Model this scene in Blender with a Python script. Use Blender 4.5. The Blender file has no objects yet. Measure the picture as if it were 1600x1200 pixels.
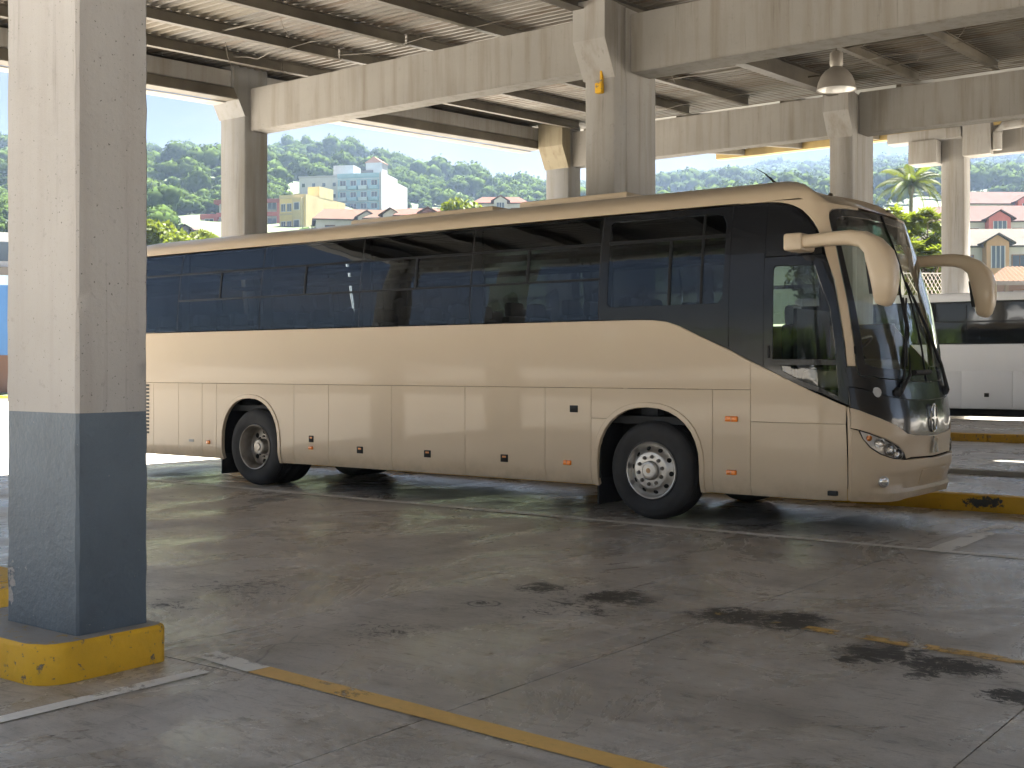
import bpy, bmesh, math, random
import numpy as np
from mathutils import Vector, Matrix, noise as mnoise

random.seed(7)
np.random.seed(7)
scn = bpy.context.scene
COL = scn.collection
R = math.radians
HEAD = R(37.147)                       # heading of the view, left of world +Y
CS, SN = math.cos(HEAD), math.sin(HEAD)
EYE = 1.57

# ------------------------------------------------------------------ camera
cam = bpy.data.objects.new('camera', bpy.data.cameras.new('camera'))
COL.objects.link(cam)
cam.location = (0, 0, EYE)
cam.rotation_euler = (R(90), 0, HEAD)
cam.data.sensor_width = 36
cam.data.lens = 42.75
cam.data.shift_y = -0.01625
cam.data.clip_start = 0.1
cam.data.clip_end = 6000
scn.camera = cam

# ------------------------------------------------------------------ sky, sun, exposure
SUN = Vector((0.0, 0.40, 0.92)).normalized()
world = bpy.data.worlds.new('World')
scn.world = world
world.use_nodes = True
wn, wl = world.node_tree.nodes, world.node_tree.links
wn.clear()
w_out = wn.new('ShaderNodeOutputWorld')
w_bg = wn.new('ShaderNodeBackground')
w_sky = wn.new('ShaderNodeTexSky')
w_sky.sky_type = 'NISHITA'
w_sky.sun_disc = False
w_sky.sun_elevation = math.asin(SUN.z)
w_sky.sun_rotation = math.atan2(SUN.x, SUN.y)
w_sky.air_density = 1.0
w_sky.dust_density = 0.15
w_sky.ozone_density = 1.6
w_tc = wn.new('ShaderNodeTexCoord')
w_sep = wn.new('ShaderNodeSeparateXYZ')
wl.new(w_tc.outputs['Generated'], w_sep.inputs[0])
w_z = wn.new('ShaderNodeMath'); w_z.operation = 'MULTIPLY_ADD'
w_z.inputs[1].default_value = 2.6; w_z.inputs[2].default_value = 0.0
wl.new(w_sep.outputs[2], w_z.inputs[0])
w_comb = wn.new('ShaderNodeCombineXYZ')
wl.new(w_sep.outputs[0], w_comb.inputs[0])
wl.new(w_sep.outputs[1], w_comb.inputs[1])
wl.new(w_z.outputs[0], w_comb.inputs[2])
w_n = wn.new('ShaderNodeTexNoise')
w_n.inputs['Scale'].default_value = 3.1
w_n.inputs['Detail'].default_value = 7
w_n.inputs['Roughness'].default_value = 0.55
w_n.inputs['Distortion'].default_value = 0.25
wl.new(w_comb.outputs[0], w_n.inputs['Vector'])
w_r = wn.new('ShaderNodeValToRGB')
w_r.color_ramp.elements[0].position = 0.42
w_r.color_ramp.elements[1].position = 0.66
wl.new(w_n.outputs['Fac'], w_r.inputs[0])
w_mix = wn.new('ShaderNodeMixRGB')
w_mix.inputs[2].default_value = (1.05, .96, .87, 1)      # sunlit cloud
wl.new(w_r.outputs[0], w_mix.inputs[0])
w_hs = wn.new('ShaderNodeHueSaturation')
w_hs.inputs['Saturation'].default_value = 0.72
w_hs.inputs['Value'].default_value = 0.10
wl.new(w_sky.outputs[0], w_hs.inputs['Color'])
wl.new(w_hs.outputs[0], w_mix.inputs[1])
wl.new(w_mix.outputs[0], w_bg.inputs[0])
w_bg.inputs[1].default_value = 0.05
wl.new(w_bg.outputs[0], w_out.inputs[0])

sl = bpy.data.lights.new('sun', 'SUN')
sl.energy = 5.0
sl.angle = R(0.55)
sl.color = (1.0, 0.95, 0.875)
sun = bpy.data.objects.new('sun', sl)
COL.objects.link(sun)
sun.rotation_euler = SUN.to_track_quat('Z', 'Y').to_euler()

scn.view_settings.view_transform = 'Standard'
scn.view_settings.look = 'None'
scn.view_settings.gamma = 1.0
scn.view_settings.use_curve_mapping = False
scn.view_settings.exposure = 3.4
scn.render.engine = 'CYCLES'
cy = scn.cycles
cy.use_denoising = True
cy.max_bounces = 10
cy.diffuse_bounces = 6
cy.glossy_bounces = 4
cy.transmission_bounces = 6
cy.transparent_max_bounces = 16
cy.volume_bounces = 1
cy.sample_clamp_indirect = 6
cy.caustics_reflective = False
cy.caustics_refractive = False

# ------------------------------------------------------------------ materials
def nodes(name):
    m = bpy.data.materials.new(name)
    m.use_nodes = True
    nt = m.node_tree
    nt.nodes.clear()
    out = nt.nodes.new('ShaderNodeOutputMaterial')
    return m, nt, out

class NT:
    def __init__(s, name):
        s.m, s.t, s.out = nodes(name)
    def n(s, typ, **kw):
        nd = s.t.nodes.new(typ)
        for k, v in kw.items():
            if k.startswith('i_'):
                nd.inputs[k[2:].replace('_', ' ')].default_value = v
            else:
                setattr(nd, k, v)
        return nd
    def l(s, a, b):
        s.t.links.new(a, b)
    def pos(s, kind='world', scale=(1, 1, 1)):
        if kind == 'world':
            o = s.n('ShaderNodeNewGeometry').outputs['Position']
        else:
            o = s.n('ShaderNodeTexCoord').outputs['Object']
        mp = s.n('ShaderNodeMapping')
        mp.inputs['Scale'].default_value = scale
        s.l(o, mp.inputs[0])
        return mp.outputs[0]
    def noise(s, vec, scale, detail=4, rough=.55, dist=0.):
        nd = s.n('ShaderNodeTexNoise')
        nd.inputs['Scale'].default_value = scale
        nd.inputs['Detail'].default_value = detail
        nd.inputs['Roughness'].default_value = rough
        nd.inputs['Distortion'].default_value = dist
        s.l(vec, nd.inputs['Vector'])
        return nd.outputs['Fac']
    def ramp(s, fac, stops):
        nd = s.n('ShaderNodeValToRGB')
        cr = nd.color_ramp
        while len(cr.elements) < len(stops):
            cr.elements.new(0.5)
        for e, (p, c) in zip(cr.elements, stops):
            e.position = p
            if not hasattr(c, '__len__'):
                c = (c, c, c)
            e.color = (*c, 1)
        s.l(fac, nd.inputs[0])
        return nd.outputs[0]
    def mix(s, fac, a, b, mode='MIX'):
        nd = s.n('ShaderNodeMixRGB', blend_type=mode)
        for i, x in ((0, fac), (1, a), (2, b)):
            if isinstance(x, (int, float)):
                nd.inputs[i].default_value = x if i == 0 else (x, x, x, 1)
            elif isinstance(x, tuple):
                nd.inputs[i].default_value = (*x, 1)
            else:
                s.l(x, nd.inputs[i])
        return nd.outputs[0]
    def math(s, op, a, b=None, c=None, clamp=False):
        nd = s.n('ShaderNodeMath', operation=op, use_clamp=clamp)
        for i, x in enumerate((a, b, c)):
            if x is None:
                continue
            if isinstance(x, (int, float)):
                nd.inputs[i].default_value = x
            else:
                s.l(x, nd.inputs[i])
        return nd.outputs[0]
    def bump(s, h, strength=.3, dist=.01, normal=None):
        nd = s.n('ShaderNodeBump')
        nd.inputs['Strength'].default_value = strength
        nd.inputs['Distance'].default_value = dist
        s.l(h, nd.inputs['Height'])
        if normal is not None:
            s.l(normal, nd.inputs['Normal'])
        return nd.outputs[0]
    def pbr(s, col, rough=.5, metal=0., normal=None, coat=0., spec=.5, coat_rough=.03, **kw):
        p = s.n('ShaderNodeBsdfPrincipled')
        for key, x in (('Base Color', col), ('Roughness', rough), ('Metallic', metal), ('Specular IOR Level', spec)):
            if isinstance(x, tuple):
                p.inputs[key].default_value = (*x, 1)
            elif isinstance(x, (int, float)):
                p.inputs[key].default_value = x
            else:
                s.l(x, p.inputs[key])
        p.inputs['Coat Weight'].default_value = coat
        p.inputs['Coat Roughness'].default_value = coat_rough
        if normal is not None:
            s.l(normal, p.inputs['Normal'])
        s.l(p.outputs[0], s.out.inputs[0])
        s.p = p
        return s.m

def plain(name, col, rough=.5, metal=0., var=.12, scale=3., coat=0., bump=0., spec=.5):
    t = NT(name)
    f = t.noise(t.pos('object'), scale, 5)
    lo = tuple(c * (1 - var) for c in col)
    hi = tuple(min(1, c * (1 + var)) for c in col)
    c = t.ramp(f, [(.3, lo), (.7, hi)])
    nm = t.bump(t.noise(t.pos('object'), scale * 12, 3), bump, .01) if bump else None
    return t.pbr(c, rough, metal, nm, coat, spec)

M = {}

def mk_concrete(name, base, dirt, streak=.5, pits=.25):
    t = NT(name)
    w = t.pos('world')
    a = t.noise(w, .9, 6, .6)
    b = t.noise(t.pos('world', (3.2, 3.2, .22)), 1.6, 5, .6)          # rain streaks
    f = t.noise(w, 14, 5, .65)
    c = t.mix(t.ramp(a, [(.35, 0), (.7, 1)]), tuple(x * .86 for x in base), base)
    c = t.mix(t.math('MULTIPLY', t.ramp(b, [(.47, 0), (.70, 1)]), streak), c, dirt)
    b2 = t.noise(t.pos('world', (9, 9, .35)), 1.3, 6, .7)
    c = t.mix(t.math('MULTIPLY', t.ramp(b2, [(.60, 0), (.72, 1)]), streak * .8), c, tuple(x * .42 for x in dirt))
    c = t.mix(t.math('MULTIPLY', t.ramp(f, [(.62, 0), (.70, 1)]), .35), c, tuple(x * .55 for x in base))
    pit = t.ramp(t.noise(w, 55, 2, .5), [(.68, 0), (.74, 1)])
    c = t.mix(t.math('MULTIPLY', pit, pits), c, (.1, .09, .08))
    scr = t.ramp(t.noise(t.pos('world', (2.2, 2.2, 1.3)), 9, 10, .84, 1.6), [(.60, 0), (.67, 1)])
    c = t.mix(t.math('MULTIPLY', scr, pits * .55), c, tuple(x * .35 for x in base))
    nm = t.bump(t.math('SUBTRACT', t.noise(w, 30, 6, .7), t.math('ADD', pit, scr)), .28, .012)
    return t.pbr(c, .82, 0, nm, spec=.3)

M['beam'] = mk_concrete('beam_paint', (.325, .308, .28), (.19, .163, .127), .6)
M['col'] = mk_concrete('column_paint', (.385, .37, .345), (.22, .187, .137), .6)
M['col_near'] = mk_concrete('near_column_plaster', (.36, .345, .325), (.24, .215, .19), .4, .95)
M['col_dimmed'] = mk_concrete('dimmed_column_paint', (.265, .262, .255), (.17, .145, .105), .5)  # column paint darkened to offset ground bounce on the left columns
M['stain'] = mk_concrete('stained_concrete', (.30, .26, .18), (.16, .12, .07), .6)

def mk_painted(name, base, chip, amount=.62, rough=.55, bump=.35, bare=None):
    t = NT(name)
    w = t.pos('world')
    a = t.noise(w, 2.2, 5, .6)
    c = t.mix(t.ramp(a, [(.3, 0), (.7, 1)]), tuple(x * .78 for x in base), base)
    k = t.noise(w, 17, 7, .72)
    kk = k
    if bare:                              # one patch knocked down to the concrete
        sep = t.n('ShaderNodeSeparateXYZ'); t.l(w, sep.inputs[0])
        d2 = None
        for i in range(3):
            dx = t.math('DIVIDE', t.math('SUBTRACT', sep.outputs[i], bare[0][i]), bare[1][i])
            dx = t.math('MULTIPLY', dx, dx)
            d2 = dx if d2 is None else t.math('ADD', d2, dx)
        kk = t.math('ADD', k, t.math('MULTIPLY', t.math('SUBTRACT', 1.0, d2, clamp=True), .27))
    mask = t.ramp(kk, [(amount, 0), (amount + .03, 1)])
    c = t.mix(mask, c, chip)
    d = t.ramp(t.noise(w, 5, 6, .7), [(.55, 0), (.8, 1)])
    c = t.mix(t.math('MULTIPLY', d, .5), c, tuple(x * .45 for x in base))
    h = t.math('SUBTRACT', t.noise(w, 26, 5, .6), t.math('MULTIPLY', mask, .8))
    return t.pbr(c, rough, 0, t.bump(h, bump, .012), spec=.4)

M['slate'] = mk_painted('slate_blue_paint', (.105, .135, .165), (.30, .29, .28), .665, .5, .8, ((-6.13, 3.6, .40), (.06, .3, .17)))
M['yellow'] = mk_painted('yellow_kerb_paint', (.80, .45, .02), (.16, .14, .11), .60, .55, .6)
M['yellow_worn'] = mk_painted('worn_yellow_kerb_paint', (.66, .38, .03), (.14, .12, .10), .57, .6, .3)
M['kerb_top'] = mk_painted('kerb_top_concrete', (.36, .33, .29), (.42, .25, .04), .60, .7, .3)
M['kerb'] = mk_painted('grey_kerb_concrete', (.42, .40, .36), (.18, .16, .14), .62, .7, .3)

def mk_floor():
    t = NT('floor_concrete')
    w = t.pos('world')
    big = t.noise(w, .32, 5, .6, .4)
    mid = t.noise(t.pos('world', (1.0, .55, 1)), 1.5, 8, .68, .5)
    fine = t.noise(w, 34, 5, .7)
    tyre = t.noise(t.pos('world', (.35, 2.0, 1)), 1.3, 6, .6, .3)     # traffic runs along the bays
    c = t.ramp(mid, [(.27, (.19, .172, .15)), (.39, (.42, .39, .345)), (.52, (.57, .53, .475)), (.75, (.68, .645, .585))])
    c = t.mix(t.ramp(big, [(.35, .5), (.65, 0)]), c, (.33, .295, .245))
    c = t.mix(t.math('MULTIPLY', t.ramp(tyre, [(.5, 0), (.72, 1)]), .5), c, (.17, .155, .135))
    c = t.mix(t.math('MULTIPLY', t.ramp(fine, [(.55, 0), (.75, 1)]), .35), c, (.13, .12, .108))
    c = t.mix(.35, c, t.ramp(t.noise(w, 90, 2), [(.3, .7), (.7, 1.0)]), 'MULTIPLY')
    # oil: blots at known spots with ragged rims
    geo = t.n('ShaderNodeNewGeometry').outputs['Position']
    sep = t.n('ShaderNodeSeparateXYZ'); t.l(geo, sep.inputs[0])
    rag = t.math('MULTIPLY', t.math('SUBTRACT', t.noise(t.pos('world', (1, 1.25, 1)), 7.5, 12, .86, 1.2), .535), 11.0)
    total = None
    for (x, y, rx, ry, amt) in OIL:
        dx = t.math('DIVIDE', t.math('SUBTRACT', sep.outputs[0], x), rx * 1.35)
        dy = t.math('DIVIDE', t.math('SUBTRACT', sep.outputs[1], y), ry * 1.2)
        d2 = t.math('ADD', t.math('MULTIPLY', dx, dx), t.math('MULTIPLY', dy, dy))
        v = t.math('MULTIPLY', t.math('SUBTRACT', 1.0, d2), amt)
        v = t.math('MAXIMUM', v, -1.6)
        total = v if total is None else t.math('MAXIMUM', total, v)
    oil = t.ramp(t.math('MULTIPLY_ADD', t.math('ADD', total, rag), .25, .5), [(.50, 0), (.60, .95)])
    c = t.mix(oil, c, (.012, .012, .013))
    trow = t.noise(t.pos('world', (.9, 3.2, 1)), 5.5, 9, .78, 1.1)
    c = t.mix(t.math('MULTIPLY', t.ramp(trow, [(.52, 0), (.64, 1)]), .62), c, (.12, .105, .088))
    vein = t.n('ShaderNodeTexVoronoi', feature='DISTANCE_TO_EDGE'); vein.inputs['Scale'].default_value = .55
    wv = t.n('ShaderNodeMixRGB'); wv.inputs[0].default_value = .12; t.l(w, wv.inputs[1])
    nz_ = t.n('ShaderNodeTexNoise'); nz_.inputs['Scale'].default_value = 2.2; nz_.inputs['Detail'].default_value = 8; t.l(w, nz_.inputs['Vector']); t.l(nz_.outputs['Color'], wv.inputs[2])
    t.l(wv.outputs[0], vein.inputs['Vector'])
    crack = t.math('MULTIPLY', t.ramp(vein.outputs['Distance'], [(.0, 1), (.006, 0)]), t.ramp(t.noise(w, .8, 3), [(.5, 0), (.62, .8)]))
    c = t.mix(crack, c, (.05, .045, .04))
    blot = t.noise(t.pos('world', (1.1, .9, 1)), 2.1, 10, .82, .8)
    c = t.mix(t.math('MULTIPLY', t.ramp(blot, [(.57, 0), (.64, 1)]), .7), c, (.14, .118, .092))
    rx = t.math('SUBTRACT', sep.outputs[0], -5.03); ry = t.math('SUBTRACT', sep.outputs[1], 6.33)
    rr_ = t.math('SQRT', t.math('ADD', t.math('MULTIPLY', rx, rx), t.math('MULTIPLY', ry, ry)))
    ring = t.math('SUBTRACT', 1.0, t.math('DIVIDE', t.math('ABSOLUTE', t.math('SUBTRACT', rr_, .105)), .016), clamp=True)
    ring = t.math('MULTIPLY', ring, t.ramp(t.noise(w, 9, 3), [(.38, 0), (.5, 1)]))
    c = t.mix(ring, c, (.02, .02, .02))
    # small drips
    drip = t.ramp(t.noise(t.pos('world', (1, .8, 1)), 6.5, 3, .5), [(.715, 0), (.735, .8)])
    c = t.mix(drip, c, (.035, .033, .03))
    rough = t.ramp(t.noise(t.pos('world', (.8, .5, 1)), 1.1, 8, .72, .7), [(.36, .13), (.47, .26), (.62, .55)])
    rough = t.mix(oil, rough, .62)
    hb = t.noise(t.pos('world', (1, .6, 1)), 9, 8, .75, .4)
    nm = t.bump(t.math('ADD', hb, t.math('MULTIPLY', trow, .6)), .26, .02)
    nm = t.bump(t.noise(w, 120, 3, .6), .12, .003, nm)
    return t.pbr(c, rough, 0, nm, spec=.55)

# oil blots: x, y, half axes, strength
OIL = [(-5.05, 7.05, 0.16, 0.19, 1.1), (-4.47, 7.07, 0.19, 0.29, 1.3), (-4.24, 7.01, 0.1, 0.16, 1.0), (-4.27, 6.51, 0.08, 0.1, 0.9), (-4.52, 6.66, 0.2, 0.3, 0.35), (-3.51, 6.98, 0.24, 0.26, 1.5), (-3.19, 7.03, 0.22, 0.3, 1.6), (-3.77, 6.94, 0.1, 0.13, 1.0), (-2.41, 6.56, 0.21, 0.21, 1.6), (-2.04, 6.49, 0.23, 0.2, 1.6), (-2.09, 6.24, 0.08, 0.13, 1.2), (-2.51, 6.34, 0.08, 0.13, 1.0), (-1.62, 6.06, 0.11, 0.14, 1.5), (-5.03, 6.33, 0.09, 0.07, 0.5), (-6.73, 5.78, 0.29, 0.25, 0.4), (-6.64, 5.05, 0.15, 0.11, 0.4), (-4.99, 5.32, 0.15, 0.16, 0.3), (-3.32, 6.21, 0.07, 0.07, 0.6)]
M['floor'] = mk_floor()

t = NT('joint_dark'); M['joint'] = t.pbr((.03, .028, .026), .9)
t = NT('apron_concrete')
f = t.noise(t.pos('world'), .25, 7, .65)
M['apron'] = t.pbr(t.ramp(f, [(.3, (.46, .43, .385)), (.7, (.57, .535, .48))]), .8)

def mk_line(name, col, wear):
    t = NT(name)
    w = t.pos('world')
    k = t.noise(w, 3.2, 8, .75, .4)
    k2 = t.noise(w, 1.1, 4, .6)
    mask = t.ramp(t.math('ADD', k, t.math('MULTIPLY', t.math('SUBTRACT', k2, .5), .6)), [(wear, 1), (wear + .09, 0)])
    p = t.n('ShaderNodeBsdfPrincipled')
    t.l(t.mix(t.noise(w, 20, 5), tuple(x * .7 for x in col), col), p.inputs['Base Color'])
    p.inputs['Roughness'].default_value = .5
    tr = t.n('ShaderNodeBsdfTransparent')
    mx = t.n('ShaderNodeMixShader')
    t.l(mask, mx.inputs[0]); t.l(tr.outputs[0], mx.inputs[1]); t.l(p.outputs[0], mx.inputs[2])
    t.l(mx.outputs[0], t.out.inputs[0])
    return t.m
M['line_white'] = mk_line('worn_white_line', (.93, .89, .80), .565)
M['line_thin'] = mk_line('thin_white_line', (.95, .92, .85), .70)
M['line_yellow'] = mk_line('worn_yellow_line', (.85, .52, .15), .575)
M['line_gone'] = mk_line('nearly_gone_yellow_line', (.50, .36, .14), .33)
M['line_faint'] = mk_line('faint_yellow_line', (.74, .46, .12), .455)

def mk_sheet():
    t = NT('roof_sheet_metal')
    oi = t.n('ShaderNodeObjectInfo')
    a = t.ramp(oi.outputs['Random'], [(0, (.12, .11, .094)), (.35, (.20, .18, .15)), (.6, (.13, .123, .11)), (.85, (.17, .148, .11)), (1, (.08, .078, .073))])
    r = t.noise(t.pos('world', (.5, 2, 1)), 1.3, 6, .7)
    c = t.mix(t.math('MULTIPLY', t.ramp(r, [(.47, 0), (.68, 1)]), .85), a, (.105, .066, .034))
    r2_ = t.noise(t.pos('world', (.25, 4, 1)), 2.3, 6, .7)
    c = t.mix(t.math('MULTIPLY', t.ramp(r2_, [(.55, 0), (.7, 1)]), .6), c, (.30, .28, .24))
    return t.pbr(c, .55, .15, t.bump(r, .1, .02))
M['sheet'] = mk_sheet()
M['steel'] = plain('purlin_steel', (.12, .105, .08), .6, .1, .35, 1.6)
M['steel_dark'] = plain('rafter_steel', (.10, .088, .07), .6, .1, .35, 1.2)
M['wire'] = plain('wire', (.20, .18, .15), .7)

def mk_car(name, col, rough=.3, coat=1.0, wav=.02):
    t = NT(name)
    w = t.pos('world')
    d = t.ramp(t.noise(t.pos('world', (1, 1, .5)), 1.4, 6, .65), [(.4, 0), (.8, 1)])
    c = t.mix(t.math('MULTIPLY', d, .12), col, tuple(x * .7 for x in col))
    sep = t.n('ShaderNodeSeparateXYZ'); t.l(w, sep.inputs[0])
    low = 0.0 if name == 'black_gloss' else t.math('MULTIPLY', t.ramp(sep.outputs[2], [(.32, 1), (.60, 0)]), t.ramp(t.noise(w, 6, 7, .7), [(.35, 0), (.7, 1)]))
    c = c if name == 'black_gloss' else t.mix(t.math('MULTIPLY', low, .4), c, (.20, .16, .11))     # road dust on the skirt
    nm = t.bump(t.noise(w, 1.3, 2, .4), wav, .05)
    t.pbr(c, rough, 0, nm, coat, .3, .035)
    t.p.inputs['Coat IOR'].default_value = 1.42
    t.l(nm, t.p.inputs['Coat Normal'])
    return t.m
M['paint'] = mk_car('beige_bus_paint', (.56, .452, .32), .42, .28, .02)
M['black'] = mk_car('black_gloss', (.009, .010, .012), .2, .35, .02)
M['rubber'] = plain('black_rubber', (.018, .018, .019), .75, 0, .2, 8)
M['trim'] = plain('black_trim', (.008, .0085, .009), .45, 0, .1, 3, 0, 0, .25)
M['tyre'] = plain('tyre_rubber', (.026, .026, .027), .8, 0, .3, 5, 0, .15)
M['rim'] = plain('rim_steel', (.52, .50, .47), .34, .85, .2, 6)
M['rim_dull'] = plain('dusty_rim', (.36, .33, .29), .45, .75, .25, 7)
M['chrome'] = plain('chrome', (.7, .7, .7), .12, 1.0, .05)
M['hole'] = plain('hole_dark', (.008, .008, .008), .9)
t = NT('amber_lens'); M['amber'] = t.pbr((.85, .22, .01), .15, 0, None, .8)
M['inside'] = plain('cabin_dark', (.030, .031, .032), .8)
M['seat'] = plain('seat_cloth', (.05, .056, .066), .85, 0, .3, 6)
M['dash'] = plain('dashboard_vinyl', (.30, .26, .20), .6)
M['headrest'] = plain('headrest_cloth', (.45, .45, .45), .8)
M['curtain'] = plain('curtain_cloth', (.16, .16, .155), .9)

def mk_glass(name, tint, ior=1.55, wav=.05, base=0.0, coat=(1, 1, 1)):
    t = NT(name)
    w = t.pos('world')
    nm = t.bump(t.noise(w, .9, 2, .4), wav, .05)
    fr = t.n('ShaderNodeFresnel'); fr.inputs[0].default_value = ior
    t.l(nm, fr.inputs['Normal'])
    fac = t.math('ADD', fr.outputs[0], base)
    g = t.n('ShaderNodeBsdfGlossy'); g.inputs['Roughness'].default_value = .0; g.inputs['Color'].default_value = (*coat, 1)
    t.l(nm, g.inputs['Normal'])
    tr = t.n('ShaderNodeBsdfTransparent'); tr.inputs[0].default_value = (*tint, 1)
    mx = t.n('ShaderNodeMixShader')
    t.l(fac, mx.inputs[0]); t.l(tr.outputs[0], mx.inputs[1]); t.l(g.outputs[0], mx.inputs[2])
    t.l(mx.outputs[0], t.out.inputs[0])
    return t.m
M['tint'] = mk_glass('tinted_side_glass', (.105, .118, .122), 1.58, .10, 0.0, (.78, .86, .95))
M['glass'] = mk_glass('windscreen_glass', (.72, .78, .74), 1.5, .03)
M['lens'] = mk_glass('lamp_lens', (.9, .9, .9), 1.45, .02)

# ------------------------------------------------------------------ object helpers
OFF = {}

def tag(o, label=None, cat=None, group=None, kind=None):
    if label: o['label'] = label
    if cat: o['category'] = cat
    if group: o['group'] = group
    if kind: o['kind'] = kind
    return o

def root_off(p):
    return OFF.get(p.name, Vector((0, 0, 0))) if p else Vector((0, 0, 0))

def thing(name, label, cat, loc=(0, 0, 0), group=None, rz=0.):
    o = bpy.data.objects.new(name, None)
    o.empty_display_size = .2
    COL.objects.link(o)
    o.location = loc
    o.rotation_euler = (0, 0, rz)
    OFF[o.name] = Vector(loc) if rz == 0 else Vector((0, 0, 0))
    return tag(o, label, cat, group)

def link_mesh(name, me, mat, parent=None):
    if mat is not None and len(me.materials) == 0:
        me.materials.append(mat)
    o = bpy.data.objects.new(name, me)
    COL.objects.link(o)
    if parent is not None:
        o.parent = parent
        OFF[o.name] = root_off(parent)
    return o

def smooth(me, ang=35):
    me.shade_smooth()
    me.set_sharp_from_angle(angle=R(ang))

def mk(name, V, F, mat, parent=None, sm=None):
    off = root_off(parent)
    me = bpy.data.meshes.new(name)
    me.from_pydata([tuple(Vector(v) - off) for v in V], [], F)
    me.validate()
    if sm:
        smooth(me, sm)
    return link_mesh(name, me, mat, parent)

class MB:
    def __init__(s):
        s.V, s.F = [], []
    def add(s, V, F):
        n = len(s.V)
        s.V += [Vector(v) for v in V]
        s.F += [tuple(i + n for i in f) for f in F]
        return s
    def box(s, x0, x1, y0, y1, z0, z1, e=0.):
        if e <= 0:
            V = [(x, y, z) for z in (z0, z1) for y in (y0, y1) for x in (x0, x1)]
            F = [(0, 2, 3, 1), (4, 5, 7, 6), (0, 1, 5, 4), (2, 6, 7, 3), (0, 4, 6, 2), (1, 3, 7, 5)]
            return s.add(V, F)
        bm = bmesh.new()
        bmesh.ops.create_cube(bm, size=1)
        for v in bm.verts:
            v.co = Vector(((x0 + x1) / 2 + v.co.x * (x1 - x0), (y0 + y1) / 2 + v.co.y * (y1 - y0), (z0 + z1) / 2 + v.co.z * (z1 - z0)))
        bmesh.ops.bevel(bm, geom=bm.edges[:], offset=e, segments=2, affect='EDGES', profile=.5)
        bm.verts.index_update()
        s.add([v.co.copy() for v in bm.verts], [tuple(v.index for v in f.verts) for f in bm.faces])
        bm.free()
        return s
    def prism(s, poly, axis, a, b):
        """poly: 2-D points, extruded along axis from a to b."""
        n = len(poly)
        def P(p, t):
            return {'x': (t, p[0], p[1]), 'y': (p[0], t, p[1]), 'z': (p[0], p[1], t)}[axis]
        V = [P(p, a) for p in poly] + [P(p, b) for p in poly]
        F = [tuple(range(n))[::-1], tuple(range(n, 2 * n))]
        F += [(i, (i + 1) % n, n + (i + 1) % n, n + i) for i in range(n)]
        return s.add(V, F)
    def tube(s, pts, rad, k=8, cap=True, sx=1., sy=1.):
        pts = [Vector(p) for p in pts]
        n = len(pts)
        rad = rad if hasattr(rad, '__len__') else [rad] * n
        V, F = [], []
        up = Vector((0, 0, 1))
        for i, p in enumerate(pts):
            d = (pts[min(i + 1, n - 1)] - pts[max(i - 1, 0)]).normalized()
            a = up if abs(d.dot(up)) < .95 else Vector((0, 1, 0))
            u = d.cross(a).normalized(); w = u.cross(d).normalized()
            for j in range(k):
                t_ = 2 * math.pi * j / k
                V.append(p + u * (math.cos(t_) * rad[i] * sx) + w * (math.sin(t_) * rad[i] * sy))
        for i in range(n - 1):
            for j in range(k):
                F.append((i * k + j, i * k + (j + 1) % k, (i + 1) * k + (j + 1) % k, (i + 1) * k + j))
        if cap:
            F.append(tuple(range(k))[::-1]); F.append(tuple((n - 1) * k + j for j in range(k)))
        return s.add(V, F)
    def lathe(s, prof, centre, axis, k=32):
        """prof: (radius, distance along axis)."""
        c = Vector(centre); ax = Vector(axis).normalized()
        a = Vector((0, 0, 1)) if abs(ax.z) < .9 else Vector((1, 0, 0))
        u = ax.cross(a).normalized(); w = ax.cross(u).normalized()
        V, F = [], []
        m = len(prof)
        for j in range(k):
            t_ = 2 * math.pi * j / k
            d = u * math.cos(t_) + w * math.sin(t_)
            for (r, h) in prof:
                V.append(c + d * r + ax * h)
        for j in range(k):
            j2 = (j + 1) % k
            for i in range(m - 1):
                F.append((j * m + i, j * m + i + 1, j2 * m + i + 1, j2 * m + i))
        return s.add(V, F)
    def grid(s, fn, nu, nv):
        V = [fn(i / nu, j / nv) for i in range(nu + 1) for j in range(nv + 1)]
        F = [(i * (nv + 1) + j, (i + 1) * (nv + 1) + j, (i + 1) * (nv + 1) + j + 1, i * (nv + 1) + j + 1) for i in range(nu) for j in range(nv)]
        return s.add(V, F)
    def build(s, name, mat, parent=None, sm=None):
        return mk(name, s.V, s.F, mat, parent, sm)

def bx(name, mat, parent, *a, e=0., sm=None):
    return MB().box(*a, e=e).build(name, mat, parent, sm if sm else (40 if e else None))

def bearing_point(px, d):
    """ground point on the bearing px (1900 px per unit tangent, straight ahead = 800) at depth d."""
    r = (px - 800) / 1900 * d
    return Vector((CS * r - SN * d, SN * r + CS * d, 0))

# ------------------------------------------------------------------ terrain, ground
def ridge(px, tab):
    return float(np.interp(px, [a for a, _ in tab], [b for _, b in tab]))
RIDGE1 = [(a_, b_ + 8) for a_, b_ in [(-2600, 460), (-1500, 300), (-300, 244), (0, 232), (232, 244), (290, 238), (420, 247), (505, 247), (560, 252), (640, 270),
          (700, 277), (760, 283), (850, 288), (950, 300), (1080, 340), (1250, 420), (1400, 540), (1500, 566)]]
RIDGE2 = [(-600, 574), (200, 420), (600, 320), (800, 302), (900, 296), (1030, 289), (1100, 285), (1200, 272), (1295, 263), (1375, 256), (1420, 253),
          (1530, 255), (1600, 256), (1900, 250), (2400, 300), (3400, 420), (5000, 574)]
R1, R2 = 560., 1080.

def terrain(px, d):
    def ramp(r_d, tab):
        hr = (574 - ridge(px, tab)) / 1900 * r_d
        u = max(0., (d - 58) / (r_d - 58))
        if u <= 1:
            k = u * .88 + .12 * u * u
            return hr * k
        return hr * max(.2, 1 - (u - 1) * 1.2)
    z = max(ramp(R1, RIDGE1), ramp(R2, RIDGE2))
    return z

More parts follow.
